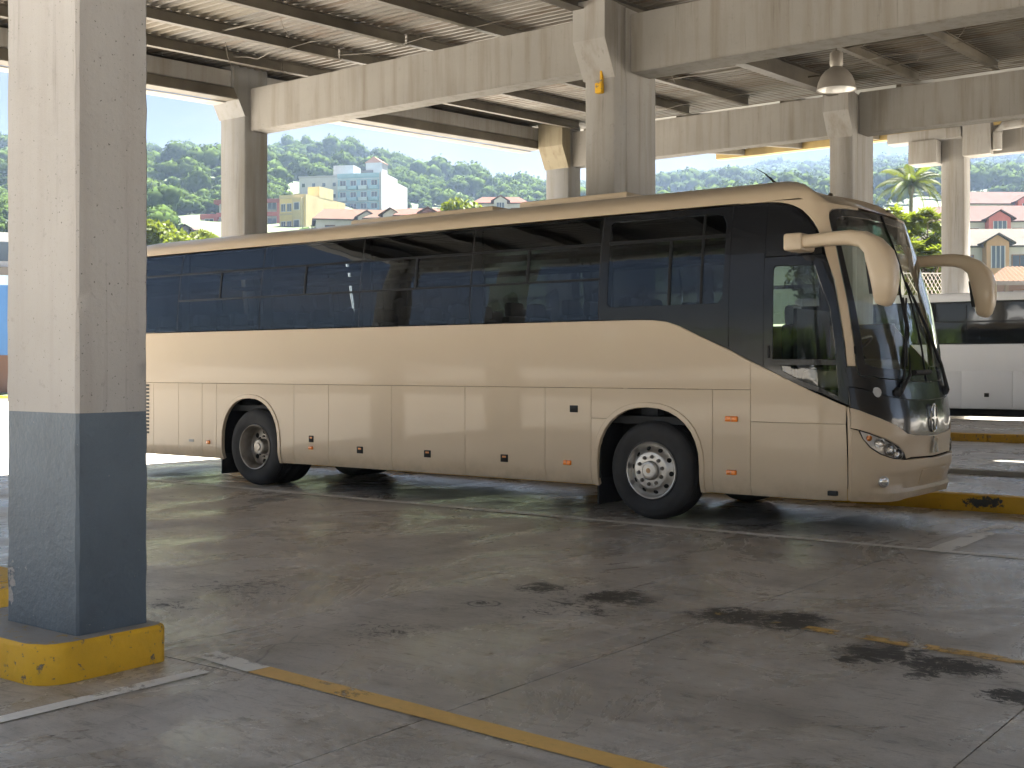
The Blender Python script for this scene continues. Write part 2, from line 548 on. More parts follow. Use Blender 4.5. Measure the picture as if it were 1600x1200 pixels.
def terr_at(x, y):
    r = CS * x + SN * y; d = -SN * x + CS * y
    if d < 30:
        return 0.
    px = 800 + 1900 * r / d
    n = mnoise.noise(Vector((x * .012, y * .012, 0))) * min(1., max(0., (d - 150) / 200)) * 9
    return max(0., terrain(px, d) + n)

t = NT('hill_soil')
f = t.noise(t.pos('world'), .05, 6, .6)
M['hill'] = t.pbr(t.ramp(f, [(.35, (.020, .038, .014)), (.65, (.06, .085, .03))]), .9)

def build_hills():
    ds = [58, 75, 95, 120, 150, 185, 225, 270, 320, 370, 420, 470, 520, 560, 610, 680, 760, 850, 940, 1020, 1080, 1150, 1300, 1600]
    pxs = list(range(-2400, 4400, 60))
    V, F = [], []
    for px in pxs:
        for d in ds:
            p = bearing_point(px, d)
            V.append((p.x, p.y, terr_at(p.x, p.y) - (.6 if d < 60 else 0)))
    n = len(ds)
    for i in range(len(pxs) - 1):
        for j in range(n - 1):
            F.append((i * n + j, (i + 1) * n + j, (i + 1) * n + j + 1, i * n + j + 1))
    tag(mk('hills', V, F, M['hill'], None, 60), kind='structure')
build_hills()

g = MB()
g.add([(-2600, -2600, -.03), (2600, -2600, -.03), (2600, 2600, -.03), (-2600, 2600, -.03)], [(0, 1, 2, 3)])
tag(g.build('ground', M['apron']), kind='structure')

t = NT('added_yard_asphalt')
M['asphalt'] = t.pbr(t.ramp(t.noise(t.pos('world'), .4, 7, .65), [(.3, (.045, .045, .045)), (.7, (.075, .074, .072))]), .85)
tag(MB().add([(-90, -130, -.02), (90, -130, -.02), (90, -26, -.02), (-90, -26, -.02)], [(0, 1, 2, 3)]).build('added_yard', M['asphalt']), kind='structure')  # unseen dark ground added to dim reflections in the bus windows

# station floor: poured slabs with open joints
fl = bpy.data.objects.new('floor', None)
COL.objects.link(fl); tag(fl, kind='structure')
OFF[fl.name] = Vector((0, 0, 0))
bx('joint_bed', M['joint'], fl, -16.55, 12.0, -10.2, 13.62, -.026, -.012)
XJ = [-16.5, -14.1, -12.0, -9.9, -7.8, -5.68, -3.59, -1.5, .6, 2.7, 4.8, 7.0, 9.5, 12.]
YJ = [-10.2, -2.2, 4.13, 10.62, 13.62]
slab_me = {}
for i in range(len(XJ) - 1):
    for j in range(len(YJ) - 1):
        w_, h_ = XJ[i + 1] - XJ[i] - .007, YJ[j + 1] - YJ[j] - .007
        key = (round(w_, 3), round(h_, 3))
        if key not in slab_me:
            b = MB().box(0, w_, 0, h_, -.012, 0, )
            me = bpy.data.meshes.new('slab'); me.from_pydata([tuple(v) for v in b.V], [], b.F); me.materials.append(M['floor'])
            slab_me[key] = me
        o = link_mesh('slab', slab_me[key], None, fl)
        o.location = (XJ[i] + .0035, YJ[j] + .0035, random.uniform(-.0015, 0))

# islands beyond the bus: kerbs and raised walks
def island(y0, y1, z, x0=-16.4, x1=16, name='platform'):
    o = MB().box(x0, x1, y0, y1, -.03, z).build(name, M['floor'])
    return tag(o, kind='structure')
island(13.86, 16.35, .165)
island(16.5, 24.75, .10)
island(25.06, 31.3, .23)
island(31.5, 46, .06)
def kerb(name, y0, y1, z, mat, label, x0, x1, step, group):
    """a run of kerb stones lying end to end"""
    t_ = thing(name, label, 'kerb', (x0, y0, 0), group)
    x = x0
    while x < x1 - .05:
        xe = min(x1, x + step * random.uniform(.92, 1.08))
        dz = random.uniform(-.006, .006)
        bx('kerb_stone', mat, t_, x + .004, xe - .004, y0 + random.uniform(-.006, .006), y1, -.03, z + dz, e=.014)
        x = xe
    return t_
M['yellow_scuff'] = mk_painted('scuffed_yellow_kerb_paint', (.66, .37, .018), (.05, .048, .045), .63, .55, .5, ((-3.9, 13.64, .10), (.30, .3, .085)))
kerb('yellow_kerb', 13.64, 13.86, .175, M['yellow_scuff'], 'dark yellow painted kerb with a black scuff just behind the beige bus', -16.4, 8, 2.2, 'yellow kerbs')
kerb('grey_kerb', 16.35, 16.5, .22, M['kerb'], 'grey concrete kerb step beyond the first yellow kerb', -16.4, 9, 1.6, 'grey kerbs')
kerb('yellow_kerb', 24.75, 25.06, .26, M['yellow_worn'], 'worn yellow kerb further back below the white coach', -16.4, 10, 1.9, 'yellow kerbs')
kerb('grey_kerb', 31.3, 31.5, .26, M['kerb'], 'pale broken kerb right in front of the white coach', -16.4, 12, 1.2, 'grey kerbs')
kerb('yellow_kerb', 4.11, 4.55, .20, M['yellow'], 'yellow kerb end showing left of the nearest column', -11.5, -6.95, 1.5, 'yellow kerbs')

# painted lines: sheets 4 mm over the slabs
def line(name, pts, w, mat, z=.004):
    V, F = [], []
    for i, (x, y) in enumerate(pts):
        a = Vector(pts[max(0, i - 1)]); b = Vector(pts[min(len(pts) - 1, i + 1)])
        d = (b - a).normalized(); nrm = Vector((-d.y, d.x))
        ww = w / 2 * random.uniform(.92, 1.08)
        V += [(x + nrm.x * ww, y + nrm.y * ww, z), (x - nrm.x * ww, y - nrm.y * ww, z)]
    for i in range(len(pts) - 1):
        F.append((2 * i, 2 * i + 1, 2 * i + 3, 2 * i + 2))
    return tag(mk(name, V, F, mat), kind='structure')
def along(a, b, n):
    return [(a[0] + (b[0] - a[0]) * i / n, a[1] + (b[1] - a[1]) * i / n) for i in range(n + 1)]
line('floor_line', along((-5.36, 4.29), (-4.86, 4.236), 4), .15, M['line_white'])
line('floor_line', along((-4.855, 4.236), (.5, 3.92), 20), .14, M['line_yellow'])
line('floor_line', along((-16, 10.48), (6, 10.5), 40), .12, M['line_thin'])
line('floor_line', along((-3.38, 10.55), (-3.38, 12.6), 6), .2, M['line_white'])
line('floor_line', along((-3.2, 12.2), (-.5, 11.7), 6), .12, M['line_white'])
line('floor_line', along((-3.02, 6.90), (.5, 6.60), 16), .125, M['line_faint'])
line('floor_line', along((-7.6, 7.35), (-3.02, 6.90), 20), .07, M['line_gone'])
line('floor_line', along((-5.12, 1.2), (-5.06, 4.05), 8), .10, M['line_white'])

# ------------------------------------------------------------------ canopy: columns, beams, roof
def beam_jit(x0, x1, y0, y1, z0, z1, name, mat, label=None, parent=None, tilt=0., n=8, group='concrete beams carrying the roof', axis='x', cat='beam'):
    """a cast beam: slightly uneven arrises, can slope along its length"""
    bm = bmesh.new()
    L = (x1 - x0) if axis == 'x' else (y1 - y0)
    V, F = [], []
    for i in range(n + 1):
        f_ = i / n
        for (a, c) in ((0, 0), (1, 0), (1, 1), (0, 1)):
            j = lambda: random.uniform(-.004, .004)
            if axis == 'x':
                V.append((x0 + (x1 - x0) * f_, (y0, y1)[a] + j(), (z0, z1)[c] + tilt * L * f_ + j()))
            else:
                V.append(((x0, x1)[1 - a] + j(), y0 + (y1 - y0) * f_, (z0, z1)[c] + tilt * L * f_ + j()))
    for i in range(n):
        for k in range(4):
            F.append((i * 4 + k, (i + 1) * 4 + k, (i + 1) * 4 + (k + 1) % 4, i * 4 + (k + 1) % 4))
    F.append((0, 1, 2, 3)); F.append(tuple(n * 4 + k for k in (3, 2, 1, 0)))
    bm.free()
    o = mk(name, V, F, mat, parent)
    bmx = bmesh.new(); bmx.from_mesh(o.data)
    bmesh.ops.recalc_face_normals(bmx, faces=bmx.faces[:])
    ed = [e for e in bmx.edges if e.is_manifold and e.calc_face_angle(0) > 1.2]
    bmesh.ops.bevel(bmx, geom=ed, offset=.012, segments=2, affect='EDGES')
    bmx.to_mesh(o.data); bmx.free()
    smooth(o.data, 30)
    if label:
        tag(o, label, cat, group)
    return o

def col_mesh(x0, x1, y0, y1, z0, z1, mat, parent, name='shaft', n=14, ch=.015, jit=.003):
    """chamfered, slightly uneven cast column"""
    V, F = [], []
    ring = [(x0 + ch, y0), (x1 - ch, y0), (x1, y0 + ch), (x1, y1 - ch), (x1 - ch, y1), (x0 + ch, y1), (x0, y1 - ch), (x0, y0 + ch)]
    for i in range(n + 1):
        z = z0 + (z1 - z0) * i / n
        for (x, y) in ring:
            V.append((x + random.uniform(-jit, jit), y + random.uniform(-jit, jit), z))
    m = 8
    for i in range(n):
        for k in range(m):
            F.append((i * m + k, i * m + (k + 1) % m, (i + 1) * m + (k + 1) % m, (i + 1) * m + k))
    F.append(tuple(range(m))[::-1]); F.append(tuple(n * m + k for k in range(m)))
    return mk(name, V, F, mat, parent, 60)

# the near column, with its painted foot and yellow block
CG = 'concrete columns of the bus station'
c1 = thing('concrete_column', 'big nearest column with slate blue painted lower half on a yellow block', 'column', (-5.79, 3.8, 0), CG)
def near_shaft(z0, z1, mat, name, n):
    """plaster with chipped, wavering arrises"""
    x0, x1, y0, y1 = -6.165, -5.508, 3.60, 4.03
    V, F = [], []
    ch = .014
    N = 6
    ring = []
    for (ax, ay, bx_, by) in ((x0, y0, x1, y0), (x1, y0, x1, y1), (x1, y1, x0, y1), (x0, y1, x0, y0)):
        d = Vector((bx_ - ax, by - ay)); L = d.length; d /= L
        for k in range(N + 1):
            s_ = ch + (L - 2 * ch) * k / N
            ring.append((ax + d.x * s_, ay + d.y * s_, k in (0, N), Vector((d.y, -d.x))))
    m = len(ring)
    for i in range(n + 1):
        z = z0 + (z1 - z0) * i / n
        for (x, y, edge, nn) in ring:
            q = mnoise.noise(Vector((x * 9, y * 9, z * 9))) * (.006 if edge else .0025) + mnoise.noise(Vector((x * 2, y * 2, z * 1.5))) * .003
            V.append((x + nn.x * q, y + nn.y * q, z))
    for i in range(n):
        for k in range(m):
            F.append((i * m + k, i * m + (k + 1) % m, (i + 1) * m + (k + 1) % m, (i + 1) * m + k))
    F.append(tuple(range(m))[::-1]); F.append(tuple(n * m + k for k in range(m)))
    return mk(name, V, F, mat, c1, 40)
near_shaft(1.335, 5.9, M['col_near'], 'shaft', 110)
near_shaft(.19, 1.335, M['slate'], 'painted_foot', 40)
def round_block(x0, x1, y0, y1, z0, z1, r, mat, top, parent):
    ring = []
    for (cx, cy, a0) in ((x1 - r, y0 + r, -90), (x1 - .06, y1 - .06, 0), (x0 + r, y1 - r, 90), (x0 + r, y0 + r, 180)):
        rr = r if a0 != 0 else .06
        for k in range(7):
            a = R(a0 + 90 * k / 6)
            ring.append((cx + rr * math.cos(a), cy + rr * math.sin(a)))
    V, F = [], []
    m = len(ring)
    prof = [(0, z0), (.0, z1 - .025), (.006, z1 - .008), (.022, z1)]
    for (ins, z) in prof:
        for (x, y) in ring:
            d = Vector((x - (x0 + x1) / 2, y - (y0 + y1) / 2)).normalized()
            q = mnoise.noise(Vector((x * 12, y * 12, z * 12))) * .007
            V.append((x - d.x * (ins + q), y - d.y * (ins + q), z + (mnoise.noise(Vector((x * 14, y * 14, 3))) * .006 if z > .1 else 0)))
    for i in range(len(prof) - 1):
        for k in range(m):
            F.append((i * m + k, i * m + (k + 1) % m, (i + 1) * m + (k + 1) % m, (i + 1) * m + k))
    b = mk('foot_block', V, F, mat, parent, 50)
    n0 = (len(prof) - 1) * m
    mk('block_top', [V[n0 + k] for k in range(m)], [tuple(range(m))], top, b)
round_block(-6.52, -5.40, 3.34, 4.085, 0, .20, .17, M['yellow'], M['kerb_top'], c1)

def slope(y):
    return .046 * (y - 14)
def column(px_x, y, w, dpt, top, label, corbel=False, wide=False, cm='col', sh='col'):
    """px_x = world x of the front right arris, y = front face"""
    t_ = thing('concrete_column', label, 'column', (px_x - w / 2, y + dpt / 2, 0), CG)
    col_mesh(px_x - w, px_x, y, y + dpt, 0, top, M[sh], t_)
    if wide:                                # twin column across the expansion joint
        col_mesh(px_x - w + .02, px_x - .012, y + dpt + .02, y + dpt + .02 + wide, 0, top, M['col'], t_, 'twin_shaft')
    if corbel:
        z = corbel
        b = MB()
        b.prism([(y - .26, z + .42), (y - .26, z + .95), (y + .06, z + .95), (y + .06, z - .06), (y - .004, z - .06)], 'x', px_x - w - .03, px_x + .012)
        b.build('corbel', M[cm], t_)
    return t_

column(-16.3, 13.9, .64, .52, 6.75, 'column standing left of the apartment tower beside the beige bus', corbel=5.95, cm='col_dimmed', sh='col_dimmed')
column(-8.80, 13.9, .47, .30, 6.50, 'tall twin column behind the bus roof with a hooked yellow strap', corbel=5.55, wide=.80)
column(-15.6, 22.7, .62, .50, 7.1, 'small column with stained yellow bracket beyond the middle of the bus', corbel=6.15, cm='stain', sh='col_dimmed')
column(-8.94, 22.7, .47, .24, 6.9, 'column under the pendant lamp behind the bus front', corbel=6.1, wide=.86)
column(-10.5, 34.9, .64, .55, 8.4, 'column between the palm tree and the gabled houses')
for i, (x, y, lab) in enumerate(((-13.4, 3.6, 'next column left of the nearest one in the near row'), (1.9, 3.6, 'next column right of the nearest one in the near row'),
                  (-16.3, 3.6, 'outer corner column of the near row'), (-1.4, 13.9, 'column right of the view in the second row'),
                  )):
    column(x, y, .55, .44, 6.3 + slope(y) + .1, lab)

# beams along the bays
BG = 'concrete beams carrying the roof'
beam_jit(-16.3, -9.28, 14.02, 14.40, 5.66, 6.39, 'concrete_beam', M['beam'], 'long pale beam from the left column to the tall twin column')
beam_jit(-8.79, -1.0, 14.30, 14.80, 5.62, 6.42, 'concrete_beam', M['beam'], 'deep beam crossing the upper right from the tall twin column')
beam_jit(-15.6, -9.41, 22.84, 23.2, 6.13, 6.91, 'concrete_beam', M['beam'], 'beam seen through the gap right of the twin column')
beam_jit(-8.93, 2.0, 23.0, 23.45, 6.13, 6.93, 'concrete_beam', M['beam'], 'grey beam at far right below the roof, right of the pendant lamp')
beam_jit(-10.5, 4.0, 35.0, 35.4, 7.5, 8.3, 'concrete_beam', M['beam'], 'farthest beam over the white coach at the right edge')
beam_jit(-16.3, 6, 3.66, 4.0, 5.2, 5.9, 'concrete_beam', M['beam'], 'beam over the nearest column row, above the view')
# edge girders on the left side of the canopy
for (ya, yb, a, b_) in ((3.9, 13.9, 'first', 'the nearest column and the left column'), (14.42, 22.7, 'second', 'the left column and the small stained column')):
    t_ = thing('edge_girder', 'layered edge girder of concrete and steel between ' + b_, 'girder', (-16.3, ya, 6), 'edge girders on the open side')
    za = slope(ya)
    beam_jit(-16.62, -16.3, ya, yb, 6.17 + za, 6.35 + za, 'lower_rail', M['steel'], parent=t_, tilt=.046, axis='y')
    beam_jit(-16.75, -16.34, ya, yb, 6.372 + za, 6.65 + za, 'concrete_rail', M['col'], parent=t_, tilt=.046, axis='y')
    beam_jit(-16.95, -16.62, ya, yb, 6.15 + za, 6.168 + za, 'soffit_strip', M['col'], parent=t_, tilt=.046, axis='y')

t = NT('added_shade_wall_paint')
M['shadewall'] = t.pbr(t.ramp(t.noise(t.pos('world'), .6, 6), [(.3, (.17, .155, .135)), (.7, (.24, .215, .185))]), .8)
sb = bx('added_shade_wall', M['shadewall'], None, 10.5, 11, -1.0, 19, 0, 6.2)  # unseen wall added to block light from the right
tag(sb, kind='structure')

# corbel fittings
hk = thing('yellow_hook', 'small yellow strap with a block hanging on the tall twin column', 'hook', (-8.95, 13.6, 5.4))
MB().box(-9.00, -8.965, 13.845, 13.89, 5.42, 5.66, e=.006).build('strap', M['yellow'], hk)
MB().box(-9.05, -8.95, 13.80, 13.88, 5.28, 5.42, e=.01).build('block', M['yellow'], hk)

# roof
roof = thing('canopy_roof', 'corrugated metal roof on dark steel purlins over the whole station', 'roof', (-6, 14, 6.5))
def ibeam(x, y0, y1, zb, h, wf, mat, name):
    """steel channel running up the slope"""
    n = 2
    prof = [(-wf / 2, 0), (wf / 2, 0), (wf / 2, .014), (.012, .014), (.012, h - .014), (wf / 2, h - .014), (wf / 2, h), (-wf / 2, h), (-wf / 2, h - .014), (-.012, h - .014), (-.012, .014), (-wf / 2, .014)]
    V, F = [], []
    m = len(prof)
    for y in (y0, y1):
        for (a, c) in prof:
            V.append((x + a, y, zb + slope(y) + c))
    for k in range(m):
        F.append((k, (k + 1) % m, m + (k + 1) % m, m + k))
    F.append(tuple(range(m))); F.append(tuple(range(m, 2 * m))[::-1])
    o = mk(name, V, F, mat, roof)
    return o
PX = [-15.45, -14.1, -12.65, -11.25, -7.75, -6.3, -4.85, -3.4]
def slope2(y):
    return .117 * (y - 23.5)
for x in PX:
    for (ya, yb) in ((2.5, 13.98), (14.0, 22.9)):
        ibeam(x + random.uniform(-.03, .03), ya, yb, 6.55, .17, .10, M['steel'], 'purlin')
for x in (-16.62, -9.22, -1.8, 5.5):
    for (ya, yb) in ((2.5, 3.6), (3.62, 13.9), (14.4, 22.7)):
        ibeam(x, ya, yb, 6.42, .32, .2, M['steel_dark'], 'rafter')
# corrugated sheets, ridges along x
SW, SP = 1.02, .17
def sheet_mesh(L):
    V, F = [], []
    prof = []
    for k in range(6):
        y = k * SP
        prof += [(y, 0), (y + .05, 0), (y + .075, .038), (y + .145, .038)]
    prof.append((6 * SP, 0)); prof.append((6 * SP + .05, .002))
    for x in (0, L):
        for (y, z) in prof:
            V.append((x, y, z))
    m = len(prof)
    for k in range(m - 1):
        F.append((k, m + k, m + k + 1, k + 1))
    me = bpy.data.meshes.new('roof_sheet'); me.from_pydata(V, [], F); me.materials.append(M['sheet'])
    return me
segs = [(-16.85, -12.6), (-12.65, -7.7), (-7.75, -5.5), (-5.6, -4.0), (-4.1, -.9)]
meshes = [sheet_mesh(b - a) for a, b in segs]
ang = math.atan(.046)
for k, (a, b) in enumerate(segs):
    y = 2.4
    while y < 22.9:
        if not (k == 3 and y > 22.2):      # one slipped sheet leaves a slot of sun
            o = link_mesh('roof_sheet', meshes[k], None, roof)
            o.location = Vector((a, y, 6.722 + slope(y) + (.004 if k % 2 else 0) + random.uniform(0, .004))) - OFF[roof.name]
            o.rotation_euler = (ang + random.uniform(-.0015, .0015), 0, random.uniform(-.0012, .0012))
        y += SW * math.cos(ang)
# the rest of the canopy, past the view: over the yard side and to the right
def plate(x0, x1, y0, y1, fz, name='roof_deck'):
    mk(name, [(x0, y0, fz(y0)), (x1, y0, fz(y0)), (x1, y1, fz(y1)), (x0, y1, fz(y1)), (x0, y0, fz(y0) + .06), (x1, y0, fz(y0) + .06), (x1, y1, fz(y1) + .06), (x0, y1, fz(y1) + .06)],
       [(0, 1, 2, 3), (7, 6, 5, 4), (0, 4, 5, 1), (1, 5, 6, 2), (2, 6, 7, 3), (3, 7, 4, 0)], M['sheet'], roof)
zf = lambda y: 6.74 + slope(y)
plate(-.95, 8, 2.4, 23.2, zf)
# far bay: rises towards the back, its eave just visible below the beams
far = thing('far_canopy', 'far roof bay rising towards the hills, its ochre eave showing under the beam', 'roof', (-5, 30, 8))
zf2 = lambda y: 7.22 + slope2(y)
mk('roof_deck', [(-19, 23.3, zf2(23.3)), (5, 23.3, zf2(23.3)), (5, 36.6, zf2(36.6)), (-19, 36.6, zf2(36.6)), (-19, 23.3, zf2(23.3) + .06), (5, 23.3, zf2(23.3) + .06), (5, 36.6, zf2(36.6) + .06), (-19, 36.6, zf2(36.6) + .06)],
   [(0, 1, 2, 3), (7, 6, 5, 4), (0, 4, 5, 1), (1, 5, 6, 2), (2, 6, 7, 3), (3, 7, 4, 0)], M['sheet'], far)
for x in (-18, -16, -13.5, -11, -8.5, -6, -3.5, -1):
    mk('purlin', [(x - .05, 24.0, zf2(24) - .2), (x + .05, 24.0, zf2(24) - .2), (x + .05, 36.3, zf2(36.3) - .2), (x - .05, 36.3, zf2(36.3) - .2), (x - .05, 24.0, zf2(24) - .01), (x + .05, 24.0, zf2(24) - .01), (x + .05, 36.3, zf2(36.3) - .01), (x - .05, 36.3, zf2(36.3) - .01)],
       [(3, 2, 1, 0), (4, 5, 6, 7), (0, 1, 5, 4), (1, 2, 6, 5), (2, 3, 7, 6), (3, 0, 4, 7)], M['steel'], far)
bx('eave', plain('ochre_eave', (.30, .22, .085), .7, 0, .5, .6), far, -19, 5, 36.3, 36.62, zf2(36.5) - .26, zf2(36.5) - .03)

# ties, hangers and loose wires under the sheets
for (x0, x1, y) in ((-12.65, -11.25, 17.6), (-11.25, -9.2, 19.5), (-9.2, -7.75, 17.2), (-7.75, -6.3, 19.3), (-6.3, -4.85, 18.2), (-9.2, -6.3, 21.2), (-14.1, -12.65, 11.6), (-12.65, -11.25, 10.4)):
    MB().tube([(x0, y, 6.60 + slope(y)), ((x0 + x1) / 2, y, 6.585 + slope(y)), (x1, y, 6.60 + slope(y))], .014, 6).build('tie_rod', M['steel'], roof)
def wire(pts, r=.006):
    MB().tube(pts, r, 5).build('loose_wire', M['wire'], roof)
for (x, y, L) in ((-10.6, 18.4, .45), (-7.0, 18.6, .3), (-5.6, 18.9, .35), (-6.9, 20.6, .25), (-8.3, 16.9, .5), (-15.0, 12.4, .6), (-13.3, 12.0, .3)):
    z = 6.72 + slope(y)
    dx = random.uniform(-.15, .15)
    wire([(x, y, z), (x + dx * .2, y + .03, z - L * .4), (x + dx, y + .05, z - L * .8), (x + dx * 1.4, y + .02, z - L)])
for (x0, x1, y) in ((-8.7, -6.0, 20.2), (-8.9, -4.4, 22.4), (-13.6, -10.6, 21.8), (-14.6, -9.6, 13.85), (-15.4, -13.5, 12.9)):
    z = 6.62 + slope(y)
    wire([(x0 + (x1 - x0) * i / 8, y + .1 * math.sin(i), z - .10 * math.sin(math.pi * i / 8) + .02 * math.sin(i * 2.1)) for i in range(9)])

# pendant lamp
lp = thing('pendant_lamp', 'grey factory pendant lamp with open reflector hanging under the roof', 'lamp', (-7.35, 18, 6.9))
LX, LY = -7.35, 18.0
M['lampgrey'] = plain('lamp_grey', (.34, .31, .27), .45, .3)
t = NT('lamp_reflector'); M['reflector'] = t.pbr((.85, .84, .80), .35, .5)
MB().tube([(LX, LY, 6.75), (LX, LY, 6.42)], .015, 8).build('hanger_rod', M['steel'], lp)
MB().tube([(LX - .04, LY, 6.72), (LX, LY, 6.63), (LX + .05, LY, 6.72)], .012, 6).build('hook', M['steel'], lp)
MB().lathe([(0, 6.44), (.085, 6.44), (.10, 6.42), (.105, 6.25), (.085, 6.21), (.11, 6.19)], (LX, LY, 0), (0, 0, 1), 24).build('housing', M['lampgrey'], lp, 40)
sp_ = [(.11, 6.19), (.17, 6.15), (.235, 6.07), (.278, 5.97), (.297, 5.87)]
MB().lathe(sp_ + [(.304, 5.855), (.298, 5.855)], (LX, LY, 0), (0, 0, 1), 32).build('shade', M['lampgrey'], lp, 50)
MB().lathe([(r_ - .008, z_) for r_, z_ in sp_[::-1]] + [(0, 6.17)], (LX, LY, 0), (0, 0, 1), 32).build('reflector', M['reflector'], lp, 50)
MB().lathe([(0, 5.98), (.05, 6.0), (.06, 6.06), (.03, 6.15), (0, 6.18)], (LX, LY, 0), (0, 0, 1), 16).build('bulb', M['headrest'], lp, 60)

# fittings on the farthest column: junction box and rain pipe
dp = thing('rain_pipe', 'grey rain pipe bending off the far column at the right edge', 'pipe', (-10, 34.7, 7))
MB().tube([(-9.55, 34.7, 7.55), (-9.55, 34.7, 8.0), (-9.4, 34.7, 8.2), (-6, 34.7, 8.35)], .13, 12).build('pipe', M['col'], dp, 60)
bx('box', M['col'], dp, -10.45, -9.7, 34.55, 34.88, 7.45, 8.35, e=.02)
bb = thing('column_bracket', 'square concrete bracket on the left side of the far column', 'bracket', (-11.5, 34.9, 7))
bx('bracket_block', M['col'], bb, -11.95, -11.15, 34.5, 35.2, 7.35, 8.0, e=.02)
bx('bracket_arm', M['col'], bb, -12.6, -10.5, 34.6, 35.1, 8.01, 8.3, e=.02)

# ------------------------------------------------------------------ the beige bus
YN, YC, XS = 10.8, 12.05, -4.78
REAR = -15.6
ZX = [.28, .33, .5, .7, 1.1, 1.25, 1.42, 1.8, 2.23, 2.76, 3.12, 3.3]
XX = [-4.03, -3.98, -3.94, -3.93, -3.93, -3.955, -3.995, -4.05, -4.15, -4.32, -4.46, -4.56]

def inset(z):
    if z < .5: return .04 * ((.5 - z) / .18) ** 2
    if z > 1.85: return .125 * ((z - 1.85) / 1.32) ** 2.3
    return 0.
def nose(th, z):
    xc = float(np.interp(z, ZX, XX)); a = xc - XS; b = 1.25 - inset(z)
    s, c = abs(math.sin(th)), abs(math.cos(th))
    N = (s ** 3 + c ** 3) ** (1 / 3)
    return Vector((XS + a * s / N, YC - math.copysign(b * c / N, math.cos(th)), z))
TH = .5                                  # metres of skin per radian of nose
def skin(w, z):
    """w < 0 runs back along the side from XS, w > 0 runs round the nose"""
    if w <= 0:
        return Vector((XS + w, YN + inset(z), z))
    return nose(w / TH, z)
def Wx(x): return x - XS
def Wt(th): return th * TH
def side(x, z):
    return Vector((x, YN + inset(z), z))
def fside(x, z):
    return Vector((x, 2 * YC - YN - inset(z), z))

def panel(name, loops, fn, us, vs, mat, parent, th=.02, e=.004, lift=0., liftf=None, sm=28, inward=None):
    """a sheet cut to an outline (with holes) in skin coordinates, laid on the skin, with turned-in edges"""
    bm = bmesh.new()
    edges = []
    for lp_ in loops:
        vv = [bm.verts.new((u, v, 0)) for u, v in lp_]
        edges += [bm.edges.new((vv[i], vv[(i + 1) % len(vv)])) for i in range(len(vv))]
    bmesh.ops.triangle_fill(bm, use_beauty=True, use_dissolve=False, edges=edges, normal=(0, 0, 1))
    for ax, vals in ((0, us), (1, vs)):
        for v in vals:
            co = (v, 0, 0) if ax == 0 else (0, v, 0)
            no = (1, 0, 0) if ax == 0 else (0, 1, 0)
            bmesh.ops.bisect_plane(bm, geom=bm.verts[:] + bm.edges[:] + bm.faces[:], dist=1e-5, plane_co=co, plane_no=no)
    bmesh.ops.triangulate(bm, faces=[f for f in bm.faces if len(f.verts) > 4])
    bm.verts.index_update()
    P, N = [], []
    for v in bm.verts:
        u, w = v.co.x, v.co.y
        p = fn(u, w)
        h = 2e-3
        du = fn(u + h, w) - fn(u - h, w); dv = fn(u, w + h) - fn(u, w - h)
        n = du.cross(dv).normalized()
        if inward is not None and n.dot(p - inward(p)) < 0: n = -n
        P.append(p); N.append(n)
    for i, v in enumerate(bm.verts):
        L = lift + (liftf(v.co.x, v.co.y) if liftf else 0)
        P[i] = P[i] + N[i] * L
    F = []
    for f in bm.faces:
        ids = [v.index for v in f.verts]
        c = (P[ids[1]] - P[ids[0]]).cross(P[ids[2]] - P[ids[0]])
        if c.dot(N[ids[0]]) < 0: ids = ids[::-1]
        F.append(ids)
    # boundary
    cnt = {}
    for f in F:
        for i in range(len(f)):
            a, b = f[i], f[(i + 1) % len(f)]
            cnt[(a, b)] = cnt.get((a, b), 0) + 1
    bnd = [(a, b) for (a, b) in cnt if (b, a) not in cnt]
    out = {}
    for a, b in bnd:
        t_ = (P[b] - P[a])
        if t_.length < 1e-9: continue
        o = t_.normalized().cross(N[a])
        for k in (a, b):
            out.setdefault(k, Vector((0, 0, 0)))
            out[k] += o
    ring = {}
    V = list(P)
    for k, o in out.items():
        o = o.normalized() if o.length > 1e-6 else o
        ring[k] = (len(V), len(V) + 1)
        V.append(P[k] + o * e - N[k] * e * .8)
        V.append(P[k] + o * e - N[k] * th)
    for a, b in bnd:
        if a in ring and b in ring:
            F.append([b, a, ring[a][0], ring[b][0]])
            F.append([ring[b][0], ring[a][0], ring[a][1], ring[b][1]])
    bm.free()
    off = root_off(parent)
    me = bpy.data.meshes.new(name)
    me.from_pydata([tuple(v - off) for v in V], [], F)
    me.validate()
    smooth(me, sm)
    return link_mesh(name, me, mat, parent)

def toC(p): return Vector((min(p.x, -5.2), YC, 1.7))
VS = [.335, .36, .39, .43, .47, .5] + [1.6 + .2 * i for i in range(8)]
FV = [.33, .38, .44, .5] + [.6 + .12 * i for i in range(22)]
FU = [Wt(.07 * i) for i in range(0, 45)]

bus = thing('passenger_bus', 'beige single deck bus with black glazing parked under the roof', 'bus', (-10, YC, 0))

def arch(cx, hw, ztop, zb, n=16, grow=0., zmid=.58, skew=.0):
    """wheel opening from its front foot up and over to the rear foot"""
    pts = []
    hw += grow; zt = ztop + grow
    for i in range(n + 1):
        a = math.pi * i / n
        c, s = math.cos(a), math.sin(a)
        x = cx + hw * math.copysign(abs(c) ** .9, c)
        z = zmid + (zt - zmid) * abs(s) ** .92
        pts.append((x, z))
    return [(cx + hw - skew, zb)] + pts + [(cx - hw + skew, zb)]

